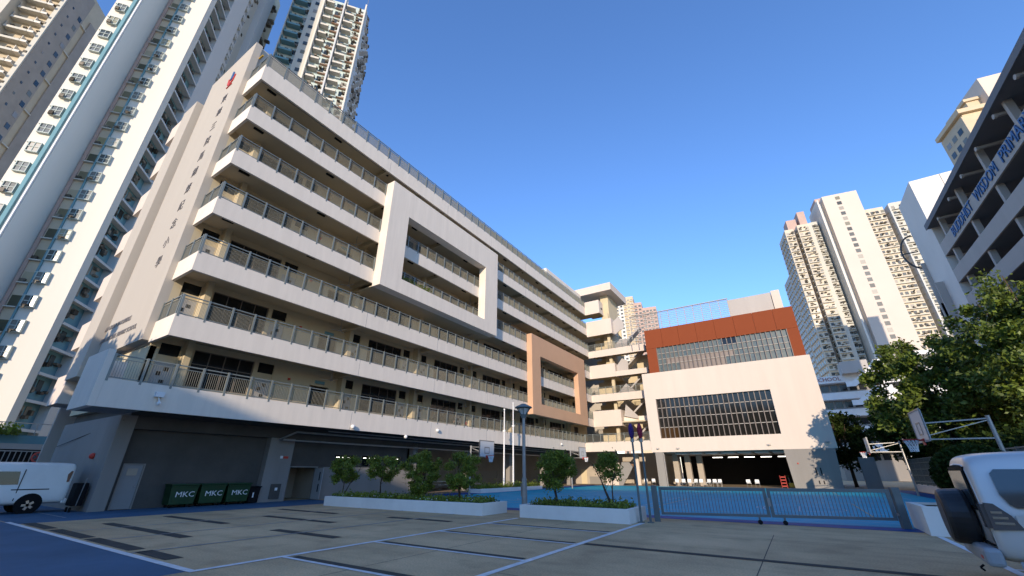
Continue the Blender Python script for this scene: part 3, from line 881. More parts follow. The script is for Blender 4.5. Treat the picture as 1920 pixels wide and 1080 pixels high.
scatter_parts(lambda mb,x,y,z:(mb.box(x,x+1.0,y-.35,y,z-.82,z-.70)),'ledge',T,[(-36.98,yA+.05,z) for z in zs],M_tgrey)
scatter_parts(lambda mb,x,y,z: mb.box(x,x+.45,y,y+1.0,z-.5,z+.5).box(x,x+.5,y-.1,y+1.1,z-.62,z-.5),'ac_unit',T,[(-37.44,56.3,z) for z in zs],M_clut)
cl=MB()
for z in zs:
    if random.random()<.7:
        x=-35.7+random.random()*.5; cl.box(x,x+.5,yA-.75,yA-.36,z-.55,z-.5); cl.box(x+.05,x+.3,yA-.7,yA-.66,z-.9,z-.5)
    if random.random()<.6:
        cl.box(-39.2,-38.8,50.1,50.3,z-.8,z-.35)
    if random.random()<.5: cl.box(-36.85,-36.4,yA-.3,yA,z-.7,z-.3)
cl.build('laundry_and_fittings', M_clut, T, kind='stuff')
# face B details
def ledgeB(mb,x,y,z):
    mb.box(x,x+.95,y,y+4.0,z-.06,z+.06); mb.box(x+.83,x+.95,y,y+4.0,z-.22,z-.06)
scatter_parts(ledgeB,'ledge',T,[(-33.4,yA+1.25,z+1.2) for z in zs],M_tpale)
scatter_parts(lambda mb,x,y,z: mb.box(x,x+.06,y,y+1.3,z-.7,z+.75).box(x,x+.06,y+1.6,y+2.4,z-.4,z+.75),'window',T,[(-33.4,yA+1.7,z) for z in zs],M_win)
cl=MB()
for z in zs:
    for q in range(3):
        y=yA+1.6+random.random()*3; h=random.uniform(.2,.6); zz=z+random.uniform(-.7,.3); cl.box(-33.35,-33.0,y,y+random.uniform(.3,.7),zz,zz+h)
    for q in range(5):
        y=yA+9.8+random.random()*4.6; h=random.uniform(.2,.7); zz=z+random.uniform(-.9,.5); cl.box(-34.6,-34.2+random.random()*1.0,y,y+random.uniform(.3,.8),zz,zz+h)
    for q in range(3):
        y=yA+18.8+random.random()*4.6; zz=z+random.uniform(-.9,.5); cl.box(-33.4,-33.0+random.random()*.5,y,y+random.uniform(.3,1.0),zz,zz+.6)
cl.build('laundry_and_fittings', M_clut, T, kind='stuff')
scatter_parts(lambda mb,x,y,z: mb.box(x,x+1.7,y,y+2.2,z-.9,z-.75).box(x+1.55,x+1.7,y,y+2.2,z-.75,z+.0).box(x,x+1.7,y+2.1,y+2.2,z-.75,z+1.8),'balcony',T,[(-34.7,yA+9.5,z) for z in zs],M_tpale)
scatter_parts(lambda mb,x,y,z: mb.box(x,x+1.0,y,y+2.4,z-.9,z-.75).box(x+.85,x+1.0,y,y+2.4,z-.75,z-.1),'balcony',T,[(-34.7,yA+12.4,z+1.3) for z in zs],M_tgrey,limit=40)
scatter_parts(lambda mb,x,y,z: mb.box(x,x+.5,y,y+.8,z,z+.5),'ac_unit',T,[(-33.0,yA+9.7,z) for z in zs],M_ac)
scatter_parts(lambda mb,x,y,z: mb.box(x,x+.05,y,y+1.2,z-.6,z+.8),'window',T,[(-34.7,yA+10.2,z) for z in zs]+[(-34.7,yA+12.9,z) for z in zs],M_win)
MB().box(-45,-33.6,60,73,0,107).build('core', M_tgrey, T)
MB().box(-41,-37.6,58,60.0,0,107).build('core', M_tgrey, T)

# --- tower behind it
T = tower('apartment_tower', 'pale apartment tower with balconies rising behind the school roof', LR, -20, 75)
yB=69.6
zb_=[105-3.2-FP*i for i in range(36)]
MB().box(-27.8,-12.8,yB+1.5,yB+15,0,104.5).build('wall', mat('tower_teal_white',(0.52,0.60,0.56),.8,.2,.1), T)
MB().box(-13.1,-12.8,yB,yB+1.5,0,104.5).build('fin_wall', M_tw, T)
MB().box(-17.55,-17.25,yB-.3,yB+1.5,0,106).build('fin_wall', M_tpale, T)
MB().box(-21.9,-21.6,yB-.2,yB+1.5,0,107).build('fin_wall', M_tw, T)
MB().box(-24.3,-21.9,yB+.6,yB+1.5,0,107).build('wall', M_tgrey, T)
MB().box(-28.0,-27.8,yB+.4,yB+1.5,0,107).build('fin_wall', M_tgrey, T)
MB().box(-12.8,-12.6,yB+1,yB+15,0,103.5).build('side_wall', M_tpale, T)
def balc(w_): 
    def f(mb,x,y,z): mb.box(x,x+w_,y-1.2,y,z,z+.14); mb.box(x,x+w_,y-1.2,y-1.1,z+.14,z+.5); mb.box(x,x+.08,y-1.1,y,z+.14,z+1.6)
    return f
M_balc=mat('balcony_paint',(0.62,0.58,0.50),.8,1,.1)
scatter_parts(balc(1.7),'balcony',T,[(-21.4,yB+1.5,z) for z in zb_[:26]],M_balc)
scatter_parts(balc(2.0),'balcony',T,[(-17.0,yB+1.2,z) for z in zb_[:26]],M_balc)
scatter_parts(lambda mb,x,y,z: mb.box(x,x+1.8,y-.5,y,z,z+.12),'ledge',T,[(-19.5,yB+1.5,z-.3) for z in zb_[:26]]+[(-14.9,yB+1.5,z-.3) for z in zb_[:26]],mat('rust_ledge',(0.40,0.25,0.18),.8,2,.3))
scatter_parts(balc(2.6),'balcony',T,[(-27.6,yB+1.5,z) for z in zb_[:26]],M_teal)
scatter_parts(lambda mb,x,y,z: mb.box(x,x+1.1,y-.05,y,z+.5,z+1.8),'window',T,[(x,yB+1.48,z) for z in zb_[:26] for x in (-21.0,-19.4,-16.6,-14.6,-27.2,-25.5)],M_win)
scatter_parts(lambda mb,x,y,z: mb.box(x,x+.8,y-.05,y,z+.6,z+1.6),'window',T,[(-23.5,yB+.58,z) for z in zb_[:26]],M_win)
scatter_parts(lambda mb,x,y,z: mb.box(x,x+.7,y-.45,y,z,z+.5),'ac_unit',T,[(x,yB+1.48,z) for z in zb_[:26] for x in (-18.4,-13.9)],M_ac)
cl=MB()
for z in zb_[:28]:
    for xx in (-21.3,-19.5,-16.9,-14.9,-27.4,-26):
        for q in range(3):
            x=xx+random.random()*1.4; zz=z+random.uniform(.1,1.5); cl.box(x,x+random.uniform(.2,.7),yB+.6+random.random()*.6,yB+1.3,zz,zz+random.uniform(.15,.6))
    for q in range(10):
        y=yB+1.6+random.random()*13; zz=z+random.uniform(0,2); cl.box(-12.6,-12.6+random.uniform(.1,.7),y,y+random.uniform(.3,1),zz,zz+random.uniform(.1,.7))
cl.build('laundry_and_fittings', M_clut, T, kind='stuff')
cl=MB()
for z in zb_[:28]:
    for j in range(6):
        y=yB+2+2.1*j; cl.box(-12.6,-12.05,y,y+1.3,z-.1,z+.05); cl.box(-12.62,-12.55,y,y+1.2,z+.3,z+1.5)
cl.build('side_ledge', M_tpale, T, kind='stuff')
MB().tube((-12.9,yB+1,104),(-12.9,yB+1,108),.06,n=5).tube((-14,yB+3,104),(-14,yB+3,107),.05,n=5).build('aerial', M_steel, T)

# --- leftmost far tower
T = tower('apartment_tower', 'grey apartment tower at the upper left corner with a shaded side wall', LR, -75, 84)
yC_=79.1; ztop=91.5
zz_=[ztop-2.6-FP*i for i in range(30)]
MB().box(-95,-69.0,yC_,yC_+12,0,ztop+6).build('wall', M_tbeige, T)
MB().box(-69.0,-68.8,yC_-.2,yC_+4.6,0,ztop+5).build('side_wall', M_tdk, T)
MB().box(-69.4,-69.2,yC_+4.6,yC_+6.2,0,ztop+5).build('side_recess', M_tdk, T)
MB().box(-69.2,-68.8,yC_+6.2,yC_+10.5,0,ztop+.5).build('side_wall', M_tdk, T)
MB().box(-69.6,-68.9,yC_-.5,yC_-.2,0,ztop+5).build('fin_wall', M_tgrey, T)
MB().box(-75.4,-74.2,yC_-2.4,yC_,0,ztop+5).build('fin_wall', M_tgrey, T)
scatter_parts(balc(3.4),'balcony',T,[(-73.9,yC_,z) for z in zz_[:26]],M_tgrey)
scatter_parts(balc(1.0),'balcony',T,[(-70.6,yC_,z) for z in zz_[:26]],M_tw)
scatter_parts(balc(3.0),'balcony',T,[(-79.0,yC_,z) for z in zz_[:26]],M_tgrey)
scatter_parts(lambda mb,x,y,z: mb.box(x,x+.04,y,y+.9,z,z+1.1),'window',T,[(-68.8,yC_+3.3,z) for z in zz_[:26]]+[(-68.8,yC_+8.6,z-1.2) for z in zz_[:26]],M_win)
scatter_parts(lambda mb,x,y,z: mb.box(x,x+.04,y,y+.4,z,z+.5),'vent_window',T,[(-68.8,yC_+1.2,z+.6) for z in zz_[:26]],M_win)
scatter_parts(lambda mb,x,y,z: mb.box(x,x+1.0,y-.05,y,z+.6,z+1.7),'window',T,[(x,yC_-.0,z) for z in zz_[:26] for x in (-73.4,-71.9,-78.2)],mat('yellowish_window',(0,0,0)))
scatter_parts(lambda mb,x,y,z: mb.box(x,x+.6,y-.1,y+1.5,z,z+.25),'cross_beam',T,[(-69.25,yC_+4.6,z) for z in zz_[:26:3]],M_tgrey)
cl=MB()
for z in zz_[:26]:
    for q in range(6):
        x=-73.8+random.random()*4.2; w2=z+random.uniform(.1,1.6); cl.box(x,x+.5,yC_-.6,yC_-.1,w2,w2+random.uniform(.2,.5))
    for q in range(3):
        x=-79+random.random()*3; w2=z+random.uniform(.1,1.6); cl.box(x,x+.5,yC_-.6,yC_-.1,w2,w2+random.uniform(.2,.5))
cl.build('laundry_and_fittings', M_clut, T, kind='stuff')
MB().tube((-68.9,yC_+9,ztop),(-68.9,yC_+9,ztop+3),.12,n=5).build('aerial', M_white, T)

# --- right far tower (frame rotated +10 deg)
RR = R(10)
T = tower('apartment_tower', 'cream tower with a plain white slab and one column of small windows', RR, 76, 210)
Y0=200
def pts_(x0,x1,zt): return [zt-3.2-FP*i for i in range(38)]
def wing(x0,x1,y0,zt,m,n=34,cols=2,mw=M_win,depth=14):
    MB().box(x0,x1,y0,y0+depth,0,zt).build('wing_wall', m, T)
    zz=[zt-3.6-FP*i for i in range(n)]
    wl=(x1-x0)
    scatter_parts(lambda mb,x,y,z: mb.box(x+.25,x+wl-.25,y-.7,y,z-.12,z+.12),'ledge',T,[(x0,y0,z) for z in zz],M_tgrey,limit=60)
    offs=[(x0+.6+(wl-1.6)*c/max(1,cols-1)-.2,y0,z) for z in zz for c in range(cols)]
    scatter_parts(lambda mb,x,y,z: mb.box(x,x+1.1,y-.06,y,z+.7,z+1.9),'window',T,offs,mw,limit=68)
    sd_=MB(); sl_=MB()
    for z in zz:
        for q in range(4):
            yy=y0+1.2+3.2*q; sd_.box(x0-.06,x0,yy,yy+1.5,z+.5,z+1.9); sl_.box(x0-.5,x0,yy-.3,yy+1.9,z-.1,z+.12)
    sd_.build('side_window', mw, T, kind='stuff'); sl_.build('side_ledge', M_tgrey, T, kind='stuff')
    cl=MB()
    for z in zz:
        for q in range(4):
            x=x0+.5+random.random()*(wl-1.5); w2=z+random.uniform(.2,1.8); cl.box(x,x+random.uniform(.3,1.1),y0-.4-.5*random.random(),y0,w2,w2+random.uniform(.15,.5))
    cl.build('fittings', M_clut, T, kind='stuff')
M_wl=mat('wing_cream',(0.62,0.54,0.42),.8,.3,.1)
wing(55.2,58.8,Y0+2,106,M_wl); 
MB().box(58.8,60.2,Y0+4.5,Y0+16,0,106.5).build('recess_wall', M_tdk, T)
wing(60.2,64.6,Y0+1,107,M_wl)
MB().box(64.6,66.6,Y0+3.0,Y0+14,0,108).build('recess_wall', M_tgrey, T)
wing(66.6,69.6,Y0+4.5,109,M_tgrey,cols=2)
MB().box(70.3,70.9,Y0-.8,Y0+14,0,117).build('fin_wall', M_tw, T)
MB().box(70.9,72.4,Y0+1.4,Y0+14,0,116).build('recess_wall', M_tpale, T)
slabw = mat('slab_white',(0.62,0.54,0.46),.8,.05,.04)
MB().box(72.4,85.6,Y0-1.4,Y0+14,0,118).build('slab_wall', slabw, T)
scatter_parts(lambda mb,x,y,z: mb.box(x,x+1.7,y-.05,y,z,z+1.7),'window',T,[(77.2,Y0-1.4,116-1-FP*i) for i in range(34)],M_win)
wing(85.6,92.6,Y0,108,M_wl,cols=4)
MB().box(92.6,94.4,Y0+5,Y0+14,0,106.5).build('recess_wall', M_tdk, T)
MB().box(94.2,94.5,Y0-1,Y0+5,0,108).build('recess_wall', M_tpale, T)
wing(94.5,101.5,Y0-1,108.5,M_tgrey,cols=3)
MB().box(58,62,Y0+6,Y0+12,106,113).build('roof_room', M_tpink, T)
MB().box(63,66,Y0+5,Y0+12,107,116).build('roof_room', M_tpink, T)
MB().box(71,77,Y0+3,Y0+12,117,120).build('roof_room', M_tpink, T)
# --- lower tower left of it
T = tower('apartment_tower', 'lower shaded apartment tower just left of the cream tower', RR, 62, 250)
wing(62.5,65.5,245,100,M_tgrey,n=30,cols=2); wing(66.5,70,246,103,M_tgrey,n=30,cols=2)
MB().box(65.5,66.5,248,258,0,101).build('recess_wall', M_tdk, T)
MB().box(67,69,250,255,103,107).build('roof_room', M_tpink, T)

# --- top right beige tower
T = tower('apartment_tower', 'beige yellow tower top showing above the roof edge of the right school', RR, 105, 145)
az_=lambda a,p: p*math.tan(R(a+10))
p=104; xl=az_(23.5,p); xr=xl+22
MB().box(xl,xr,p,p+9,0,76.8).build('wall', M_tyel, T)
MB().box(xl-.3,xl,p,p+9,0,76.2).build('side_wall', M_tbeige, T)
MB().box(xl-.8,xr,p-.8,p+9.5,76.8,77.9).build('cornice', M_tyel, T)
MB().box(xl+2.5,xr,p+1,p+8,77.9,80.6).build('roof_room', M_tyel, T)
MB().box(xl+2,xr,p+.6,p+8.4,80.6,81.3).build('cornice', M_tyel, T)
MB().box(xl+5,xl+12,p-1.2,p+8,78.5,84.8).build('roof_room', M_hall, T)
zz=[74.6-FP*i for i in range(20)]
scatter_parts(lambda mb,x,y,z: mb.box(x,x+1.8,y-.05,y,z-1.7,z-.2),'window',T,[(x,p,z) for z in zz for x in (xl+1.8,xl+5.6,xl+10)],M_win,limit=90)
scatter_parts(lambda mb,x,y,z: mb.box(x,x+2.6,y-.7,y,z-2.1,z-1.9).box(x+2.4,x+2.6,y-.7,y,z-1.9,z-.1),'ledge',T,[(x,p,z) for z in zz for x in (xl+1.5,xl+5.3,xl+9.8)],M_tyel,limit=90)
scatter_parts(lambda mb,x,y,z: mb.box(x-.05,x,y,y+1.5,z-1.7,z-.3),'window',T,[(xl-.3,p+y,z) for z in zz for y in (1.5,4,6.5)],M_win,limit=90)

# --- pink towers far behind the cross wing
T = tower('apartment_tower', 'distant cream and pink apartment tower between the cross wing and the roof screen', RR, -20, 285)
p=285; 
def pk(a0,a1,zt,m,dp=0,cols=3):
    x0,x1=az_(a0,p),az_(a1,p)
    MB().box(x0,x1,p+dp,p+dp+12,0,zt).build('wing_wall', m, T)
    cl=MB(); wn=MB()
    for i in range(36):
        z=zt-3-FP*i
        for c in range(cols):
            x=x0+(x1-x0)*(c+.5)/cols; wn.box(x-.8,x+.8,p+dp-.08,p+dp,z-.4,z+.9)
            if c%2==0: cl.box(x-1.3,x+1.3,p+dp-.9,p+dp,z-.8,z-.55)
    wn.build('window', M_win, T, kind='stuff'); cl.build('ledge', M_tw, T, kind='stuff')
pk(-18.4,-17.6,112,M_tpink,1,1); pk(-17.6,-16.4,114,M_tw,0,2); pk(-16.4,-15.0,119,M_tyel,2,3); pk(-15.0,-13.9,113,M_tpink,1,2); pk(-13.9,-12.0,108,M_tpink,0,4)

# ------------------------------------------------------------------ podium and fence at the far left
T = thing('podium_terrace', 'low podium with a planted terrace behind the white van at the foot of the tower', 'building', (-44, 4, 0))
MB().box(-48,-44,-12,11,3.0,3.35).build('beam', M_schgrey, T)
MB().box(-48,-44.4,-12,11,3.35,3.9).build('wall', M_teal, T)
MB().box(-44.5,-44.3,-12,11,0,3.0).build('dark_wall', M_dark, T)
r=MB().box(-44.25,-44.2,-12,11,4.65,4.7).build('terrace_railing', M_wframe, T)
p0=None
for i in range(14):
    y=-11.5+1.7*i
    if p0 is None: p0=MB().box(-44.25,-44.2,y,y+.05,3.9,4.65).build('post', M_wframe, r); py=y
    else: inst(p0,'post',r,dy=y-py)
b0=None
fr=MB().box(-43.95,-43.9,-12,11,2.85,2.92).box(-43.95,-43.9,-12,11,.1,.17).build('barred_screen', M_steel, T)
for i in range(92):
    y=-11.8+.25*i
    if b0 is None: b0=MB().box(-43.93,-43.9,y,y+.05,.17,2.85).build('bar', M_steel, fr); py=y
    else: inst(b0,'bar',fr,dy=y-py)
def leafcloud(n, fn, size, m, name, parent=None, kind=None, label=None, cat=None, flat=.0):
    c=np.array([fn() for _ in range(n)])
    a=rng.normal(size=(n,3)); a/=np.linalg.norm(a,axis=1)[:,None]
    b=np.cross(a, rng.normal(size=(n,3))); b/=np.linalg.norm(b,axis=1)[:,None]
    s_=size*rng.uniform(.6,1.3,size=(n,1))
    v=np.empty((n,4,3)); v[:,0]=c-a*s_; v[:,1]=c-b*s_*.5; v[:,2]=c+a*s_; v[:,3]=c+b*s_*.5
    o=MB(); o.v=v.reshape(-1,3).tolist(); o.f=[(4*i,4*i+1,4*i+2,4*i+3) for i in range(n)]
    return o.build(name,m,parent,kind=kind)
tag(leafcloud(1500, lambda:(-44.0+random.gauss(0,.25), random.uniform(1.5,6.5), 3.9+abs(random.gauss(0,.3))), .12, M_leaf,'terrace_plant'),'green shrubs along the podium terrace behind the van','plant')
rs=thing('no_entry_sign','small round red sign on a pole behind the white van','sign',(-40.2,7.2,0))
MB().tube((-40.2,7.2,0),(-40.2,7.2,2.5),.03,n=6).build('sign_pole',M_steel,rs)
MB().tube((-40.17,7.2,2.45),(-40.14,7.19,2.45),.33,n=20).build('sign_plate',M_redp,rs)
MB().tube((-40.14,7.19,2.45),(-40.13,7.187,2.45),.24,n=20).build('sign_face',M_letter,rs)
MB().bar((-40.12,7.0,2.6),(-40.12,7.38,2.3),.02,.05).bar((-40.12,7.38,2.6),(-40.12,7.0,2.3),.02,.05).build('sign_cross',M_redp,rs)

# ------------------------------------------------------------------ right school (deck block seen from the side)
T = thing('neighbouring_school', 'grey school building on the right with jutting decks, blue lettering and a white end block', 'building', (24, 45, 0))
MB().box(21,28,66,73,0,37.2).build('end_block', M_schbr, T)
for z in (30.2,26,22.5,19,15.5): MB().box(20.99,28,65.985,66,z,z+.03).build('joint_line', M_letter, T)
MB().box(24,24.05,65.98,66,30,37.2).build('joint_line', M_letter, T)
MB().box(23.6,32,24,66,0,30).build('wall', M_schgrey, T)
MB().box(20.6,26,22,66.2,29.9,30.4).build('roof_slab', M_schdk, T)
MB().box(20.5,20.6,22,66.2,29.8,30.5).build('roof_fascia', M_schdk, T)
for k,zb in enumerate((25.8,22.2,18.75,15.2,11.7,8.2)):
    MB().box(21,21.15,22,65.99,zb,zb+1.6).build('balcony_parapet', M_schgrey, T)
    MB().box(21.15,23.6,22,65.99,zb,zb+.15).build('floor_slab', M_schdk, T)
    wd=MB()
    for i in range(12): wd.box(23.5,23.58,24.2+3.45*i,26.9+3.45*i,zb+1.3,zb+2.9)
    wd=None; w0=None
    for i in range(12):
        if w0 is None: w0=MB().box(23.5,23.58,24.2,26.9,zb+1.3,zb+2.9).build('window',M_glass,T)
        else: inst(w0,'window',T,dy=3.45*i)
br=None
for i in range(8):
    y=62.5-4.6*i
    if br is None: br=MB().box(20.9,23.6,y-.12,y+.12,29.3,29.55).tube((20.75,y,29.4),(20.95,y,29.4),.22,n=10).build('bracket',M_schgrey,T); by=y
    else: inst(br,'bracket',T,dy=y-by)
c0=None
for i in range(7):
    y=63.8-6.9*i
    if c0 is None: c0=MB().box(21.2,21.7,y-.2,y+.2,0,29.9).build('column',M_schgrey,T); cy=y
    else: inst(c0,'column',T,dy=y-cy)
for txt,ya,yb in (('BUDDHIST',61.3,54.75),('WISDOM',53.5,47.8),('PRIMARY',46.7,40.6),('SCHOOL',39.4,33.8)):
    lt = letters('lettering',txt,1.62,(20.95,(ya+yb)/2,26.66),(R(90),0,R(-90)),M_blue_letter,T,depth=.04)
    bx=[v[0] for v in lt.bound_box]; lt.scale=((ya-yb)/(max(bx)-min(bx)),1,1)
# arches and fins on the far flank
MB().box(20.2,21,70,70.3,0,24).build('flank_wall',M_schgrey,T)
a=MB()
for i in range(18):
    t0=math.pi*(.5+i/18); t1=math.pi*(.5+(i+1)/18)
    a.bar((21+1.7*math.cos(t0),73.4,30+2.6*math.sin(t0)),(21+1.7*math.cos(t1),73.4,30+2.6*math.sin(t1)),.14,.2)
a.bar((21,73.4,30),(19.4,73.4,30),.1,.15); a.build('hoop_arch',M_letter,T)
for z in (22.0,17.5,13.2): MB().prism([(72.9,z),(74.3,z-.6),(74.3,z-2.8),(72.9,z-2.2)],lambda u,v,a_:(a_,u,v),20.7,21.4).build('fin',M_dark,T)
MB().box(20.6,20.99,72.9,73.3,10,28).build('flank_wall',M_schgrey,T)

# ------------------------------------------------------------------ distant white school behind the trees
T = thing('distant_school', 'white terraced school far behind the trees with zigzag outside stairs', 'building', (20, 115, 0))
D=110
MB().box(7.6,18,D+2,D+14,0,19).build('wall',M_midgrey,T)
for z in (19.0,15.6,12.2,8.8,5.4): 
    MB().box(7.2,17.4,D,D+2,z-.2,z+1.2).build('balcony_parapet',M_white,T)
    w0=None
    for i in range(6):
        if w0 is None: w0=MB().box(8.0,9.2,D+1.95,D+2,z-1.7,z-.5).build('window',M_glass,T)
        else: inst(w0,'window',T,dx=1.6*i)
MB().box(12,16.5,D-2,D+3,20.2,22.6).build('roof_room',M_schgrey,T)
for z in (17.5,13.8): 
    MB().prism([(12,z),(13.5,z),(16.6,z+2.4),(19,z+2.4),(19,z+3.4),(16.3,z+3.4),(13.2,z+1),(12,z+1)],lambda u,v,a_:(u,a_,v),D-2.2,D-2).build('stair_parapet',M_white,T)
letters('lettering','SCHOOL',1.1,(9.4,D-.05,19.55),(R(90),0,0),mat('maroon_letter',(0.3,0.08,0.05)),T)
MB().box(18,44,D+1,D+14,0,23).build('wall',M_white,T)
for z in (20.5,17.0,13.5,10.0): MB().box(18.5,43,D+.9,D+1,z,z+1.1).build('window_band',M_glass,T)
MB().box(24,44,D-1,D+1,22.6,23.4).build('roof_slab',M_white,T)

# ------------------------------------------------------------------ trees
def branch_tree(root, x, y, h_trunk, r, spread, top, seed, nl=5, z0=0, m=M_bark):
    random.seed(seed); mb=MB(); tips=[]
    base=Vector((x,y,z0)); fork=Vector((x+random.uniform(-.1,.1)*spread,y+random.uniform(-.1,.1)*spread,z0+h_trunk))
    mb.tube(base,fork,r,r*.7,n=7)
    for i in range(nl):
        a=2*math.pi*i/nl+random.uniform(-.4,.4); e=Vector((x+math.cos(a)*spread*random.uniform(.4,.8),y+math.sin(a)*spread*random.uniform(.4,.8),z0+h_trunk+(top-h_trunk)*random.uniform(.5,.9)))
        mid=(fork+e)/2+Vector((random.uniform(-.1,.1)*spread,random.uniform(-.1,.1)*spread,.05*top))
        mb.tube(fork,mid,r*.55,r*.35,n=5); mb.tube(mid,e,r*.35,r*.12,n=5); tips.append(e); tips.append(mid)
        for j in range(2):
            e2=mid+Vector((random.uniform(-.4,.4)*spread,random.uniform(-.4,.4)*spread,random.uniform(.1,.3)*(top-h_trunk)))
            mb.tube(mid,e2,r*.25,r*.08,n=4); tips.append(e2)
    mb.build('trunk',m,root,smooth=True)
    return tips
def big_tree(x,y,label,hc,rad,top,seed,n=24000,size=.2,m=M_leafb,trunk_r=.2,h_trunk=3.5,group=None):
    T=thing('broadleaf_tree',label,'tree',(x,y,0),group=group)
    tips=branch_tree(T,x,y,h_trunk,trunk_r,rad*.8,top,seed,6)
    random.seed(seed+100)
    cl=[]
    for i in range(170):
        while True:
            u=Vector((random.uniform(-1,1),random.uniform(-1,1),random.uniform(-1,1)))
            if .35<u.length<1: break
        cz=(hc+top)/2; c=Vector((x+u.x*rad,y+u.y*rad,cz+u.z*(top-hc)/2*.95)); cl.append((c,random.uniform(.25,.8)))
    def f():
        c,r_=random.choice(cl); 
        return (c.x+random.gauss(0,r_*.5),c.y+random.gauss(0,r_*.5),c.z+random.gauss(0,r_*.45))
    leafcloud(n,f,size,m,'crown',T)
    return T
big_tree(10.3,44,'large leafy tree left of centre behind the two right basketball hoops',2.6,4.6,11.4,1,34000,.17)
big_tree(5.2,66,'dark tree rising at the right corner of the hall',1.5,2.8,8.5,12,9000,.2,m=M_leafd)
big_tree(13.5,36,'leafy tree at the right edge in front of the grey school, overhanging the fence',3.2,3.7,13.2,3,30000,.15)
big_tree(17.0,50,'broad tree with gaps in its crown between the two bigger trees on the right',3.5,3.6,10.3,4,9000,.19)
big_tree(11.5,56,'dark tree behind the far right hoop beside the hall',1.5,4.5,8.6,5,16000,.22,m=M_leafd)
# dense hedge mass along the fence
def hedge(): 
    y=random.uniform(22,60); return (10.6+random.gauss(0,.6)+max(0,(y-40))*0.03, y, random.uniform(.2,1)**.6*3.6+random.gauss(0,.25))
tag(leafcloud(26000,hedge,.14,M_leafd,'hedge'),'dark green hedge mass behind the boundary fence on the right','hedge')
# fence on the right side of the court
T=thing('boundary_fence','dark metal fence on a low white wall along the right side of the court','fence',(8.8,38,0))
MB().box(8.7,8.95,19.5,56,0,.55).build('low_wall',M_planter,T)
p0=None
for i in range(18):
    y=19.7+2.1*i
    if p0 is None: p0=MB().box(8.8,8.9,y-.06,y+.06,.55,2.7).build('post',M_gate,T); py=y
    else: inst(p0,'post',T,dy=y-py)
b0=None
for z in (.8,1.3,1.8,2.3,2.62):
    if b0 is None: b0=MB().box(8.82,8.87,19.7,55.8,z,z+.06).build('rail',M_gate,T); bz=z
    else: inst(b0,'rail',T,dz=z-bz)
mb=MB()
for i in range(300): mb.box(8.835,8.855,19.8+.12*i,19.82+.12*i,.6,2.6)
mb.build('bar',M_gate,T,kind='stuff')
T=MB().box(5.4,6.7,58,58.3,0,3.0).build('side_wall',M_midgrey); tag(T,'plain grey wall to the right of the hall under the dark trees','wall')

# ------------------------------------------------------------------ planters
def planter(x0,x1,y0,y1,h,label,t=.16,soil=True):
    T=thing('planter',label,'planter',((x0+x1)/2,(y0+y1)/2,0),group='white planters around the court')
    mb=MB(); mb.box(x0,x1,y0,y0+t,0,h); mb.box(x0,x1,y1-t,y1,0,h); mb.box(x0,x0+t,y0+t,y1-t,0,h); mb.box(x1-t,x1,y0+t,y1-t,0,h)
    mb.build('planter_wall',M_planter,T)
    MB().box(x0+t,x1-t,y0+t,y1-t,0,h-.06).build('soil',M_soil,T)
    return T
PH=.44
planter(-21.4,-11.05,14.95,16.75,PH,'longest white planter with four small trees in front of the grey ground floor')
planter(-9.5,-5.15,15.3,17.2,PH,'shorter white planter with two thin trees beside the gate')
planter(2.65,7.4,17.15,19.4,.72,'white planter at the right end of the gate behind the silver car')
planter(-23.7,-22.4,30.0,40.5,.32,'low white planter far across the court holding the two flagpoles')
def ground_cover(x0,x1,y0,y1,z,n,label,s_=.07,hh=.18):
    tag(leafcloud(n,lambda:(random.uniform(x0,x1),random.uniform(y0,y1),z+abs(random.gauss(0,hh))),s_,M_leaf,'ground_cover',kind='stuff'),label,'plants')
random.seed(5)
ground_cover(-21.2,-11.3,15.15,16.5,PH-.02,6500,'low leafy plants filling the longest planter',.055,.09)
ground_cover(-9.2,-5.4,15.5,17.0,PH-.02,2600,'low leafy plants filling the planter beside the gate',.055,.1)
ground_cover(-23.5,-22.6,30.2,40.3,.3,2500,'low shrubs in the flagpole planter',.08,.18)
fl=MB()
for i in range(60):
    x=random.uniform(-21,-11.6); y=random.uniform(15.15,15.5); z=PH+random.uniform(.02,.12); fl.ball((x,y,z),.02,5,3)
tag(fl.build('flowers',M_white,kind='stuff'),'tiny white flowers at the front of the longest planter','flowers')
def small_tree(x,y,zt,rx,ztop,label,seed,n=6500,zc=None,bushy=1.0):
    T=thing('small_tree',label,'tree',(x,y,PH-.06),group='small trees in the planters')
    random.seed(seed); mb=MB(); base=Vector((x,y,PH-.06)); tips=[]
    for k in range(3 if bushy<1 else 2):
        p=base.copy(); r=.035
        drift=Vector((random.uniform(-.12,.12),random.uniform(-.12,.12),0))
        for j in range(5):
            q=p+Vector((drift.x+random.uniform(-.05,.05),drift.y+random.uniform(-.05,.05),(ztop-PH)*.17)); mb.tube(p,q,r,r*.8,n=5); p=q; r*=.8
            if j>=1:
                for b in range(2):
                    e=p+Vector((random.uniform(-rx,rx)*.7,random.uniform(-rx,rx)*.7,random.uniform(.1,.35))); mb.tube(p,e,r*.5,r*.2,n=4)
    mb.build('trunk',M_bark,T)
    cl=[]
    zc=zt
    for i in range(38):
        a=random.uniform(0,6.28); u=random.random()**.5; v=random.uniform(-1,1)
        rr=rx*u*math.sqrt(max(0.05,1-v*v*.75))
        cl.append((x+math.cos(a)*rr, y+math.sin(a)*rr, zt+(ztop-zt)*(v+1)/2))
    def f():
        c=random.choice(cl); return (c[0]+random.gauss(0,.09),c[1]+random.gauss(0,.09),c[2]+random.gauss(0,.08))
    leafcloud(n,f,.05,M_leaf,'crown',T)
small_tree(-21.3,15.9,1.15,.85,2.3,'small tree at the left end of the longest planter',11)
small_tree(-18.25,15.9,1.25,.9,2.3,'small tree, second from the left in the longest planter',22,5500)
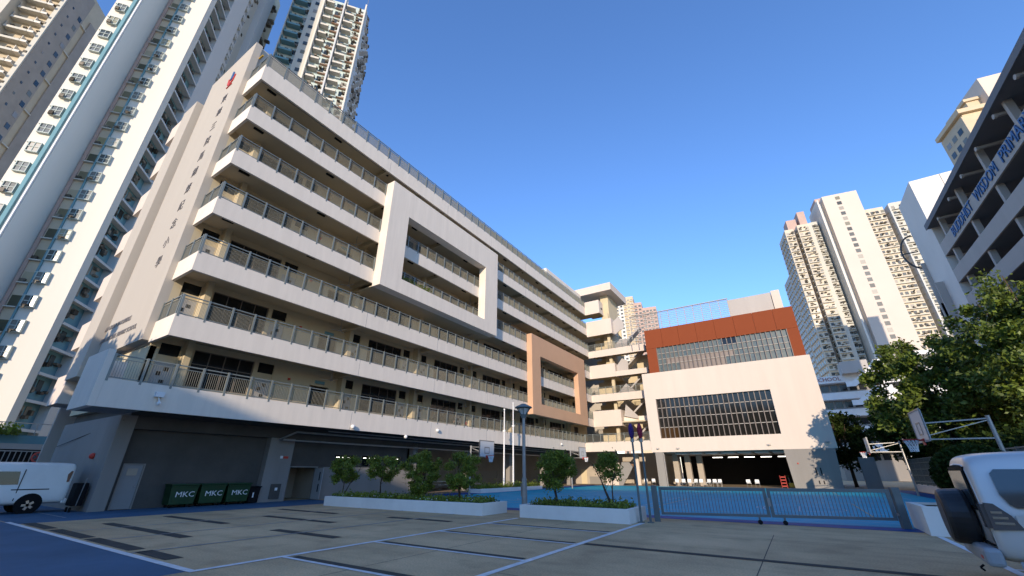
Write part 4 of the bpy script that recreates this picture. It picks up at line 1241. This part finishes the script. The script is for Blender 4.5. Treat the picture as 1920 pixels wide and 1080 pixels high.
small_tree(-15.5,15.9,.75,.98,2.42,'bushiest small tree, third in the longest planter',33,10000)
small_tree(-13.0,15.9,1.0,.85,2.4,'small tree at the right end of the longest planter in front of a hoop',44,7500)
small_tree(-8.3,16.2,1.05,.72,2.3,'small round tree at the left of the planter beside the gate',55,6500,bushy=.5)
small_tree(-6.05,16.2,1.35,.42,2.2,'thin sparse sapling close to the gate post',66,2400,bushy=.5)
T=thing('round_bush','round green bush in the planter behind the silver car','bush',(4.3,18.6,.66))
random.seed(9)
def fb():
    while True:
        u=Vector((random.gauss(0,1),random.gauss(0,1),random.gauss(0,1))).normalized()*random.uniform(.7,1.05)
        if u.z>-.5: return (4.45+u.x*1.0,18.7+u.y*1.0,1.5+u.z*.85)
leafcloud(14000,fb,.06,M_leafd,'foliage',T)
MB().tube((4.45,18.7,.6),(4.45,18.7,1.4),.06,n=6).build('stem',M_bark,T)

# ------------------------------------------------------------------ gate, poles, lamp, flagpoles
g0=Vector((-4.75,16.75,0)); g1=Vector((2.5,18.75,0)); gd=(g1-g0).normalized(); GA=math.atan2(gd.y,gd.x); GL=(g1-g0).length
T=thing('sliding_gate','low grey steel double gate with vertical bars on small wheels across the court entrance','gate',tuple(g0),GA,frame=(0,0,0))
for a,b in ((.28,GL/2-.02),(GL/2+.02,GL-.28)):
    f=MB(); f.box(a,b,-.03,.03,1.0,1.1); f.box(a,b,-.03,.03,.22,.30); f.box(a,a+.09,-.03,.03,.3,1.0); f.box(b-.09,b,-.03,.03,.3,1.0)
    lf=f.build('gate_leaf',M_gate,T)
    n=int((b-a-.18)/.10); b0=None
    for i in range(1,n):
        x=a+.09+(b-a-.18)*i/n
        if b0 is None: b0=MB().box(x-.007,x+.007,-.007,.007,.3,1.0).build('bar',M_gate,lf); bx=x
        else: inst(b0,'bar',lf,dx=x-bx)
    wx = b-.35 if a<1 else a+.35
    MB().tube((wx,-.03,.07),(wx,.03,.07),.07,n=12).build('wheel',M_tyre,lf); MB().box(wx-.03,wx+.03,-.02,.02,.1,.22).build('wheel_bracket',M_gate,lf)
for x in (.12,GL-.12):
    MB().box(x-.1,x+.1,-.1,.1,0,1.15).build('gate_post',M_gate,T)
    MB().box(x-.02+(.12 if x<1 else -.12),x+.02+(.12 if x<1 else -.12),-.05,.05,.35,.42).build('hinge',M_steel,T)
MB().box(GL/2-.03,GL/2+.05,-.06,-.03,.55,.8).build('latch',M_steel,T)

for i,(x,y,lab,c1) in enumerate(((-5.0,16.05,'slim grey pole with a purple oval head, left of the pair at the gate',(0.06,0.03,0.16)),(-4.72,16.2,'slim grey pole with a red oval head, right of the gate pair',(0.28,0.03,0.06)))):
    T=thing('banner_pole',lab,'pole',(x,y,0),group='pair of banner poles by the gate')
    MB().tube((x,y,0),(x,y,2.75),.045,.035,n=8).build('pole',M_gate,T)
    MB().box(x-.09,x+.09,y-.09,y+.09,0,.03).build('base_plate',M_gate,T)
    MB().ball((x,y,3.0),.26,14,10,(.3,.9,1.1)).build('oval_head',mat('banner_head%d'%i,c1,.6,14,.6),T,smooth=True)
    MB().tube((x,y,2.62),(x,y,2.75),.07,n=8).build('collar',M_steel,T)

T=thing('street_lamp','grey lamp post with a flared glass lantern between the two near planters','lamp post',(-10.55,17.4,0))
x,y=-10.55,17.4
MB().tube((x,y,0),(x,y,1.35),.13,.12,n=12).tube((x,y,1.35),(x,y,3.95),.085,.075,n=12).build('pole',M_steel,T,smooth=False)
MB().box(x-.14,x-.11,y-.08,y+.08,.6,1.1).build('access_door',M_steel,T)
MB().tube((x,y,3.95),(x,y,4.12),.12,.16,n=12).build('collar',M_gate,T)
mb=MB()
for i in range(6):
    t=i*math.pi/3; mb.bar((x+.13*math.cos(t),y+.13*math.sin(t),4.1),(x+.36*math.cos(t),y+.36*math.sin(t),4.42),.03,.03)
mb.build('lantern_arm',M_gate,T)
MB().tube((x,y,4.1),(x,y,4.4),.12,.26,n=12).build('lantern_glass',M_wpan,T)
MB().tube((x,y,4.42),(x,y,4.47),.42,.40,n=20).tube((x,y,4.47),(x,y,4.62),.40,.08,n=20).build('lamp_cap',M_gate,T)
# lamp scaled to match: the drawn lamp stands 4.6 m tall

for i,(px_,h,lab) in enumerate(((34.4,7.15,'shorter left flagpole in the low planter across the court'),(36.0,7.95,'taller right flagpole in the low planter across the court'))):
    x=-23.05; T=thing('flagpole',lab,'flagpole',(x,px_,.28),group='white flagpoles')
    MB().tube((x,px_,.28),(x,px_,h),.085,.05,n=10).build('pole',M_white,T)
    MB().tube((x,px_,.28),(x,px_,.42),.2,.2,n=10).build('base',M_white,T)
    MB().ball((x,px_,h+.05),.09,8,5).build('finial',M_white,T)
    MB().box(x-.12,x+.12,px_-.05,px_+.05,h*.72,h*.72+.15).build('cleat',M_white,T)

# ------------------------------------------------------------------ basketball hoops
def hoop(px,py,sgn,rz,label,reach=1.45):
    T=thing('basketball_hoop',label,'basketball hoop',(px,py,0),group='basketball hoops')
    zt=rz+.75
    bx=px+sgn*reach
    MB().tube((px,py,0),(px,py,zt),.075,.06,n=10).build('post',M_steel,T)
    a=MB(); 
    a.bar((px,py,zt-.1),(bx,py,zt-.18),.045,.045); a.bar((px,py,rz-.02),(bx,py,rz+.0),.05,.05)
    a.bar((px,py,zt-.15),(bx,py-.3,rz+.1),.03,.03); a.bar((px,py,zt-.15),(bx,py+.3,rz+.1),.03,.03)
    a.build('support_arm',M_steel,T)
    bd=MB().box(bx,bx+sgn*.04,py-.9,py+.9,rz-.05,rz+1.0).build('backboard',M_wpan,T)
    f=MB(); t=.04
    for s_ in (-.9,.9-t): f.box(bx-.02,bx+sgn*.06+0,py+s_,py+s_+t,rz-.1,rz+1.05)
    f.box(bx-.02,bx+sgn*.06,py-.9+t,py+.9-t,rz-.1,rz-.05); f.box(bx-.02,bx+sgn*.06,py-.9+t,py+.9-t,rz+1.0,rz+1.05)
    f.build('board_frame',M_steel,bd)
    q=MB(); xx=bx+sgn*.045
    for (ya,yb,za,zb_) in ((-.3,.3,.15,.2),(-.3,.3,.55,.6),(-.3,-.25,.2,.55),(.25,.3,.2,.55)): q.box(xx,xx+sgn*.01,py+ya,py+yb,rz+za,rz+zb_)
    q.build('target_square',M_steel,bd)
    r=MB(); cx=bx+sgn*.42; n=16
    for i in range(n):
        t0=2*math.pi*i/n; t1=2*math.pi*(i+1)/n
        r.tube((cx+.23*math.cos(t0),py+.23*math.sin(t0),rz),(cx+.23*math.cos(t1),py+.23*math.sin(t1),rz),.02,n=5)
    r.bar((bx,py-.1,rz-.03),(cx-sgn*.23,py-.1,rz-.02),.05,.05); r.bar((bx,py+.1,rz-.03),(cx-sgn*.23,py+.1,rz-.02),.05,.05)
    r.box(bx+sgn*.04,bx+sgn*.08,py-.12,py+.12,rz-.2,rz+.03)
    rg=r.build('ring',M_redp,T)
    nn=MB()
    for i in range(12):
        for d_ in (-1,1):
            t0=2*math.pi*i/12; t1=t0+d_*.9; 
            nn.tube((cx+.22*math.cos(t0),py+.22*math.sin(t0),rz),(cx+.12*math.cos(t1),py+.12*math.sin(t1),rz-.42),.011,n=3,caps=False)
    nn.build('net',M_white,rg)
    return T
hoop(-20.5,26.1,1,2.68,'near left basketball hoop facing the court from a white post beside the planter trees')
hoop(-20.8,44.2,1,3.02,'far left basketball hoop on a white post near the cross wing',1.4)
hoop(6.15,22.2,-1,2.72,'nearest and largest hoop on the right, over the round bush',1.9)
hoop(6.9,44.0,-1,3.02,'farther hoop on the right, seen edge on against dark trees',1.95)

# ------------------------------------------------------------------ bins
def make_bin(y0,label):
    x0,x1=-26.75,-25.95; y1=y0+1.18
    T=thing('waste_bin',label,'waste bin',((x0+x1)/2,(y0+y1)/2,0),group='green wheeled bins along the wall')
    MB().prism([(y0+.06,.14),(y1-.06,.14),(y1,.98),(y0,.98)],lambda u,v,a:(a,u,v),x0,x1-.02).build('bin_body',M_green,T,bevel=.02)
    MB().box(x0-.02,x1+.03,y0-.03,y1+.03,.98,1.06).build('bin_lid',M_green,T,bevel=.02)
    MB().box(x1-.02,x1+.02,y0,y1,.9,.95).build('rim',M_green,T)
    w0=MB().tube((x1-.15,y0+.15,.07),(x1-.15,y0+.2,.07),.07,n=10).build('wheel',M_tyre,T); inst(w0,'wheel',T,dy=.85); inst(w0,'wheel',T,dx=-.5); inst(w0,'wheel',T,dx=-.5,dy=.85)
    letters('lettering','MKC',.34,(x1,(y0+y1)/2+.05,.58),(R(90),0,R(90)),M_white,T,sx=1.15,depth=.006)
make_bin(9.62,'green bin marked MKC nearest the grey door, left of three')
make_bin(10.92,'middle green bin marked MKC between its two neighbours')
make_bin(12.2,'green bin marked MKC at the right end, beside the small black bin')
T=thing('rubbish_bin','small black bin beside the right green bin','bin',(-26.4,13.75,0))
MB().prism([(13.5,.05),(13.98,.05),(14.05,.8),(13.43,.8)],lambda u,v,a:(a,u,v),-26.7,-26.15).build('bin_body',M_black,T); MB().box(-26.75,-26.1,13.4,14.08,.8,.86).build('bin_lid',M_black,T)
MB().box(-26.15,-26.14,13.65,13.72,.3,.55).build('bin_label',M_white,T)

# ------------------------------------------------------------------ vehicles
def loft(stations, name, m, parent, sub=2):
    """stations: (x, half width, roof half width, z bottom, z belt, z top)"""
    v=[]; f=[]; n=None
    for (x,w_,wr,zb,zl,zt) in stations:
        half=[(0,zb),(w_*.88,zb),(w_,zb+.12),(w_+.01,(zb+zl)/2),(w_,zl-.03),(w_-.015,zl+.02),(wr+.03,zt-.16),(wr-.03,zt-.05),(wr-.16,zt),(0,zt+.015)]
        ring=[(x,y,z) for y,z in half]+[(x,-y,z) for y,z in half[-2:0:-1]]
        n=len(ring); v+=ring
    for i in range(len(stations)-1):
        for j in range(n):
            k=(j+1)%n; f.append((i*n+j,i*n+k,(i+1)*n+k,(i+1)*n+j))
    f.append(tuple(range(n))); f.append(tuple(range((len(stations)-1)*n,len(stations)*n))[::-1])
    mb=MB(); mb.v=v; mb.f=f
    o=mb.build(name,m,parent,smooth=True)
    md=o.modifiers.new('sub','SUBSURF'); md.levels=sub; md.render_levels=sub
    return o
def wheel(T,x,y,r,wd,side):
    n=24
    w_=MB().tube((x,y,r),(x,y+side*wd,r),r,n=n).build('wheel',M_tyre,T)
    MB().tube((x,y+side*(wd-.02),r),(x,y+side*(wd+.006),r),r*.64,r*.60,n=20).build('rim',M_steel,w_)
    sp=MB()
    for i in range(5):
        t=i*2*math.pi/5; sp.bar((x,y+side*(wd+.01),r),(x+r*.58*math.cos(t),y+side*(wd+.01),r+r*.58*math.sin(t)),.02,.09)
    sp.build('spoke',M_chrome,w_)
# silver off-roader: local x = forward from the rear
T=thing('off_road_car','silver off-road car at the right edge with a black covered spare wheel','car',(2.27,10.6,0),R(-5),frame=(0,0,0))
st=[(0,.86,.70,.42,1.05,1.70),(.04,.92,.76,.40,1.05,1.82),(.14,.93,.77,.38,1.05,1.87),(.6,.94,.78,.35,1.06,1.90),(2.2,.94,.78,.33,1.06,1.92),(2.9,.94,.76,.33,1.06,1.88),(3.1,.94,.75,.33,1.06,1.80),(3.75,.93,.86,.33,1.04,1.20),(3.85,.93,.86,.33,1.02,1.14),(4.65,.88,.80,.36,.90,1.03),(4.78,.80,.70,.42,.80,.95)]
loft(st,'body',M_car,T)
def side_glass(pts,nm='side_window',m=M_cglass):
    for s_ in (-1,1):
        mb=MB(); k=[(u,s_*(.966-(v-1.06)*.19),v) for u,v in pts]; k2=[(u,s_*(.90-(v-1.06)*.172),v) for u,v in pts]
        n=len(k); mb.v=k+k2; mb.f=[tuple(range(n)),tuple(range(n,2*n))[::-1]]+[(i,(i+1)%n,n+(i+1)%n,n+i) for i in range(n)]
        mb.build(nm,m,T)
side_glass([(.30,1.16),(.36,1.12),(1.12,1.12),(1.12,1.64),(.30,1.64),(.24,1.58),(.24,1.3)])
side_glass([(1.2,1.14),(2.05,1.14),(2.05,1.65),(1.2,1.65)]); side_glass([(2.15,1.14),(3.15,1.14),(2.85,1.62),(2.15,1.65)])
MB().box(-.035,.03,-.62,.62,1.12,1.62).build('rear_window',M_cglass,T)
MB().box(-.02,.03,-.68,.68,1.06,1.68).build('window_seal',M_black,T)
for s_ in (-1,1):
    k=[(.02,s_*.945,.82),(.34,s_*.952,.84),(.26,s_*.95,1.02),(.12,s_*.945,1.17),(.02,s_*.94,1.18)]
    mb=MB(); mb.prism([(p_[0],p_[2]) for p_ in k],lambda u,v,a:(u,a,v),s_*.90,s_*.962); mb.box(-.025,.02,s_*.72,s_*.93,.84,1.16)
    mb.build('tail_light',M_tail,T)
    mb=MB(); 
    for z in (.90,.97,1.04): mb.box(.06,.26-(z-.9)*.6,s_*.962,s_*.968,z,z+.03)
    mb.build('lens_strip',M_chrome,T)
for s_ in (-1,1):
    MB().box(1.16,1.175,s_*.948,s_*.925,.45,1.10).build('door_gap',M_black,T); MB().box(2.10,2.115,s_*.948,s_*.925,.45,1.10).build('door_gap',M_black,T)
    MB().box(1.9,2.05,s_*.965,s_*.94,.98,1.01).build('door_handle',M_chrome,T)
MB().box(.30,.52,-.958,-.94,.86,1.02).build('fuel_flap',M_car,T)
MB().box(-.03,.0,-.80,.80,.60,.62).build('tailgate_gap',M_black,T)
sw=MB().tube((-.02,.06,.93),(-.38,.06,.93),.42,.40,n=32).build('spare_wheel_cover',mat('vinyl_cover',(0.02,0.02,0.022),.45,3,.3),T,bevel=.07)
MB().box(-.18,.02,-.92,.92,.34,.58).build('rear_bumper',mat('bumper_grey',(0.30,0.33,0.36),.5),T,bevel=.05)
MB().box(-.185,-.1,-.75,-.6,.42,.46).build('reflector',M_redp,T)
MB().tube((-.17,-.4,.3),(-.22,-.4,.26),.014,n=8).tube((-.22,-.4,.26),(-.18,-.4,.22),.014,n=8).build('tow_hook',M_black,T)
MB().box(.15,1.5,-.955,-.925,.36,.44).box(1.6,3.3,-.955,-.925,.34,.42).build('side_sill',mat('bumper_grey',(0,0,0)),T)
for x in (.85,3.75):
    for s_ in (-1,1): wheel(T,x,s_*.74,.37,.24,s_)
mb=MB()
for x in (.85,3.75):
    for s_ in (-.955,.93): 
        mb.tube((x,s_,.40),(x,s_+.02,.40),.47,n=24)
mb.build('wheel_arch',M_black,T)

# white van: local x = forward from the rear, placed along -y
T=thing('delivery_van','white delivery van parked at the left edge beside the grey pier','van',(-28.62,6.35,0),R(-90),frame=(0,0,0))
st=[(0,.82,.74,.40,1.0,1.84),(.02,.84,.77,.36,1.0,1.92),(.08,.845,.78,.34,1.0,1.96),(.4,.845,.78,.34,1.0,1.98),(1.5,.845,.78,.32,1.0,1.99),(3.2,.845,.78,.32,1.0,1.98),(3.7,.845,.72,.32,1.0,1.92),(4.35,.82,.74,.32,1.0,1.22),(4.6,.78,.70,.35,.85,1.0),(4.68,.70,.6,.42,.75,.88)]
loft(st,'body',M_van,T)
def vg(pts,nm,m,side,o0=.85,o1=.83):
    mb=MB(); k=[(u,side*(.850-(v-1.0)*.03),v) for u,v in pts]; k2=[(u,side*(.80-(v-1.0)*.03),v) for u,v in pts]
    n=len(k); mb.v=k+k2; mb.f=[tuple(range(n)),tuple(range(n,2*n))[::-1]]+[(i,(i+1)%n,n+(i+1)%n,n+i) for i in range(n)]
    mb.build(nm,m,T)
for s_ in (-1,1):
    vg([(1.62,1.12),(2.75,1.12),(2.75,1.62),(1.70,1.62)],'side_window',M_cglass,s_,.865)
    vg([(2.9,1.12),(3.75,1.12),(3.6,1.62),(2.9,1.62)],'front_window',M_cglass,s_,.865)
    vg([(.08,1.2),(.16,1.18),(.2,1.5),(.12,1.64),(.06,1.64)],'tail_light',mat('smoked_lens',(0.08,0.01,0.01),.2),s_,.87)
    MB().box(.62,1.75,s_*.852,s_*.842,.90,.94).build('slide_rail',M_black,T)
    MB().box(1.55,1.58,s_*.85,s_*.84,.5,1.7).build('door_seam',M_black,T)
    mb=MB(); mb.tube((1.08,s_*.83,.36),(1.08,s_*.853,.36),.41,n=24); mb.tube((3.7,s_*.83,.36),(3.7,s_*.853,.36),.41,n=24); mb.build('wheel_arch',M_black,T)
MB().box(-.02,.02,-.6,.6,1.12,1.62).build('rear_window',M_cglass,T)
MB().box(-.1,.1,-.82,.82,.34,.54).build('rear_bumper',M_van,T,bevel=.04)
for x in (1.08,3.7):
    for s_ in (-1,1): wheel(T,x,s_*.645,.32,.2,s_)

# ------------------------------------------------------------------ chairs and things under the hall
def make_chair(x,y,rz,label):
    T=thing('chair',label,'chair',(x,y,0),rz,group='light chairs at the edge of the covered playground',frame=(0,0,0))
    MB().box(-.22,.22,-.2,.2,.42,.46).build('seat',M_white,T)
    MB().prism([(-.22,.5),(.22,.5),(.2,.82),(-.2,.82)],lambda u,v,a:(u,a+(v-.5)*.2,v),.2,.23).build('backrest',M_white,T)
    l0=MB().tube((-.2,-.18,0),(-.2,-.18,.42),.015,n=5).build('leg',M_steel,T)
    inst(l0,'leg',T,dx=.4); inst(l0,'leg',T,dy=.36); inst(l0,'leg',T,dx=.4,dy=.36)
    return T
cx=[-16.9,-15.85,-13.0,-12.2,-11.55,-10.9,-10.25,-9.4,-8.75,-8.2,-5.15,-4.3]
labs=['leftmost light chair, left of the hall column','blue tinted chair just left of the hall column','first chair right of the hall column','second chair right of the hall column','third chair right of the hall column','fourth chair right of the hall column','fifth chair right of the hall column','sixth chair right of the hall column, after a gap','seventh chair right of the hall column','last chair of the long row under the hall','left chair of the isolated pair under the hall','right chair of the isolated pair under the hall']
for x,l_ in zip(cx,labs): make_chair(x,57.8+random.uniform(-.15,.15),random.uniform(-.4,.4),l_)
bt=None
for i in range(4):
    y=31.5+2.6*i; x=-30.6
    if bt is None:
        bt=thing('bench_table','nearest white bench table in the shade behind the bushiest small tree','table',(x,y,0),group='bench tables in the covered playground')
        MB().box(x-.4,x+.4,y-.9,y+.9,.72,.77).build('table_top',M_white,bt)
        b_=MB().box(x-.85,x-.6,y-.9,y+.9,.42,.46).build('bench',M_white,bt); inst(b_,'bench',bt,dx=1.45)
        l_=MB().tube((x-.7,y-.7,0),(x-.2,y-.7,.72),.025,n=5).build('leg',M_steel,bt); inst(l_,'leg',bt,dy=1.4)
        l_=MB().tube((x+.7,y-.7,0),(x+.2,y-.7,.72),.025,n=5).build('leg',M_steel,bt); inst(l_,'leg',bt,dy=1.4)
    else:
        q=copy_tree(bt); q.location.y+=2.6*i; q['label']=['','second white bench table behind the bushiest small tree','third white bench table behind the bushiest small tree','farthest white bench table under the first deck'][i]
T=thing('cargo_trolley','black covered trolley standing against the grey pier behind the van','trolley',(-27.3,6.6,0))
MB().box(-27.65,-26.95,6.4,6.8,.25,1.15).build('cover',M_black,T,bevel=.04); w_=MB().tube((-27.55,6.45,.1),(-27.55,6.5,.1),.1,n=10).build('wheel',M_tyre,T); inst(w_,'wheel',T,dx=.5)
MB().tube((-26.95,6.6,.25),(-26.8,6.6,1.35),.02,n=6).build('handle',M_steel,T)
T=thing('stacked_rack','red folding rack stack near the right wall under the hall','rack',(-1.7,57.8,0))
for z in (.15,.45,.75,1.05): MB().box(-2.0,-1.45,57.6,58.1,z,z+.08).build('shelf',M_redp,T)
for x in (-2.0,-1.5): MB().box(x,x+.04,57.6,57.64,0,1.25).build('upright',M_redp,T)
T=thing('mop_bucket','yellow mop bucket with a standing mop beside the red rack','bucket',(-1.0,57.8,0))
MB().prism([(-.25,.08),(.25,.08),(.3,.5),(-.3,.5)],lambda u,v,a:(-1.0+u,a,v),57.6,58.0).build('bucket_body',M_yel,T); MB().tube((-1.1,57.8,.3),(-1.25,57.85,1.2),.02,n=6).build('mop_handle',M_steel,T); MB().ball((-1.25,57.85,1.15),.14,8,5).build('mop_head',M_leafd,T)

# ------------------------------------------------------------------ person on the first deck
def person(x,y,z,label,shirt,trouser,h=1.65):
    T=thing('person',label,'person',(x,y,z),R(100),frame=(0,0,0))
    def skin(name,vs,es,rs,m,sub=1):
        me=bpy.data.meshes.new(name); me.from_pydata(vs,es,[]); me.materials.append(m)
        o=bpy.data.objects.new(name,me); COL.objects.link(o); o.parent=T; FO[o]=np.zeros(3)
        sk=o.modifiers.new('skin','SKIN'); 
        for i,r_ in enumerate(rs):
            r_ = r_ if isinstance(r_,tuple) else (r_,r_)
            me.skin_vertices[0].data[i].radius=r_
        me.skin_vertices[0].data[0].use_root=True
        sb=o.modifiers.new('sub','SUBSURF'); sb.levels=sub+1; sb.render_levels=sub+1
        return o
    k=h/1.7
    M_skin=mat('skin',(0.42,0.26,0.18),.6)
    V=[(0,0,.92),(0,0,1.15),(0,0,1.38),(0,0,1.48),(0,.02,1.58),(0,.02,1.68),(.17,0,1.38),(.24,.03,1.1),(.2,.2,.98),(-.17,0,1.38),(-.24,.02,1.1),(-.22,.12,.88),(.09,0,.88),(.1,.02,.48),(.1,0,.06),(.1,.14,.03),(-.09,0,.88),(-.1,-.02,.48),(-.1,-.04,.06),(-.1,.1,.03)]
    E_=[(0,1),(1,2),(2,3),(3,4),(4,5),(2,6),(6,7),(7,8),(2,9),(9,10),(10,11),(0,12),(12,13),(13,14),(14,15),(0,16),(16,17),(17,18),(18,19)]
    RS=[(.14,.1),(.13,.09),(.14,.09),.05,.085,.08,.055,.04,.03,.055,.04,.03,.08,.055,.04,.035,.08,.055,.04,.035]
    me=bpy.data.meshes.new('body'); me.from_pydata([(a*k,b*k,c*k) for a,b,c in V],E_,[]); 
    def mk(name,idx,m,grow):
        remap={i:j for j,i in enumerate(idx)}
        vs=[tuple(c*k for c in V[i]) for i in idx]; es=[(remap[a],remap[b]) for a,b in E_ if a in remap and b in remap]
        me=bpy.data.meshes.new(name); me.from_pydata(vs,es,[]); me.materials.append(m)
        o=bpy.data.objects.new(name,me); COL.objects.link(o); o.parent=T; FO[o]=np.zeros(3)
        o.modifiers.new('skin','SKIN')
        bm=bmesh.new(); bm.from_mesh(me); ly=bm.verts.layers.skin.verify(); bm.verts.ensure_lookup_table()
        for j,i in enumerate(idx):
            r_=RS[i] if isinstance(RS[i],tuple) else (RS[i],RS[i])
            bm.verts[j][ly].radius=(r_[0]*k+grow,r_[1]*k+grow); bm.verts[j][ly].use_root=(j==0)
        bm.to_mesh(me); bm.free()
        sb=o.modifiers.new('sub','SUBSURF'); sb.levels=1; sb.render_levels=1
        return o
    mk('body',list(range(len(V))),M_skin,0)
    mk('shirt',[0,1,2,6,7,9,10],shirt,.015)
    mk('trousers',[0,12,13,14,16,17,18],trouser,.015)
    MB().ball((0,0,1.66*k),.1,10,7,(1,1.05,1)).build('hair',M_black,T,smooth=True)
    f=MB().ball((.03,.095,1.62*k),.012,6,4).ball((-.03,.095,1.62*k),.012,6,4).build('eyes',M_black,T)
person(-24.75,29.2,ZB[0]+.6,'person in a dark top standing at the first deck railing',mat('dark_shirt',(0.05,0.05,0.06),.8),mat('dark_trousers',(0.03,0.03,0.04),.8))
person(-24.6,30.5,ZB[0]+.6,'shorter person in a red and white top at the first deck railing',mat('red_shirt',(0.5,0.12,0.09),.8),mat('white_trousers',(0.5,0.5,0.5),.8),1.3)

# ------------------------------------------------------------------ behind the camera: an added block shaped to shade the car park, and street trees
T=thing('shade_block','plain unseen block added behind the viewer to shade the car park','building',(8,-66,0))
MB().box(8,46,-74,-61,0,26.6).build('wall',M_tw,T); MB().box(-.5,8,-73.8,-61.05,0,24.4).build('wall',M_tbeige,T); MB().box(-42,-.5,-73.8,-61.1,0,23.2).build('wall',M_tbeige,T)  # heights stepped to set where the shadow ends on deck and court
MB().box(14,46,-73,-62,26.6,28.6).build('roof_room',M_tgrey,T)  # extra height added to carry the shadow farther over the court
scatter_parts(lambda mb,x,y,z: mb.box(x,x+1.8,y,y+.05,z,z+1.5),'window',T,[(x,-61,z) for z in (1.5,4.5,7.5,10.5,13.5,16.5,19.5,22.5) for x in range(-40,45,4)],M_win,limit=180)
for i,(x,h_,rd) in enumerate(((-33,12.0,3.6),(-26.5,14.6,3.6),(-20,13.6,3.2))):
    big_tree(x,-13.5+(i%2)*1.5,['leftmost street tree behind the viewer','middle, tallest street tree behind the viewer','rightmost street tree behind the viewer'][i],3.5,rd,h_,40+i,7000,.34,trunk_r=.25)
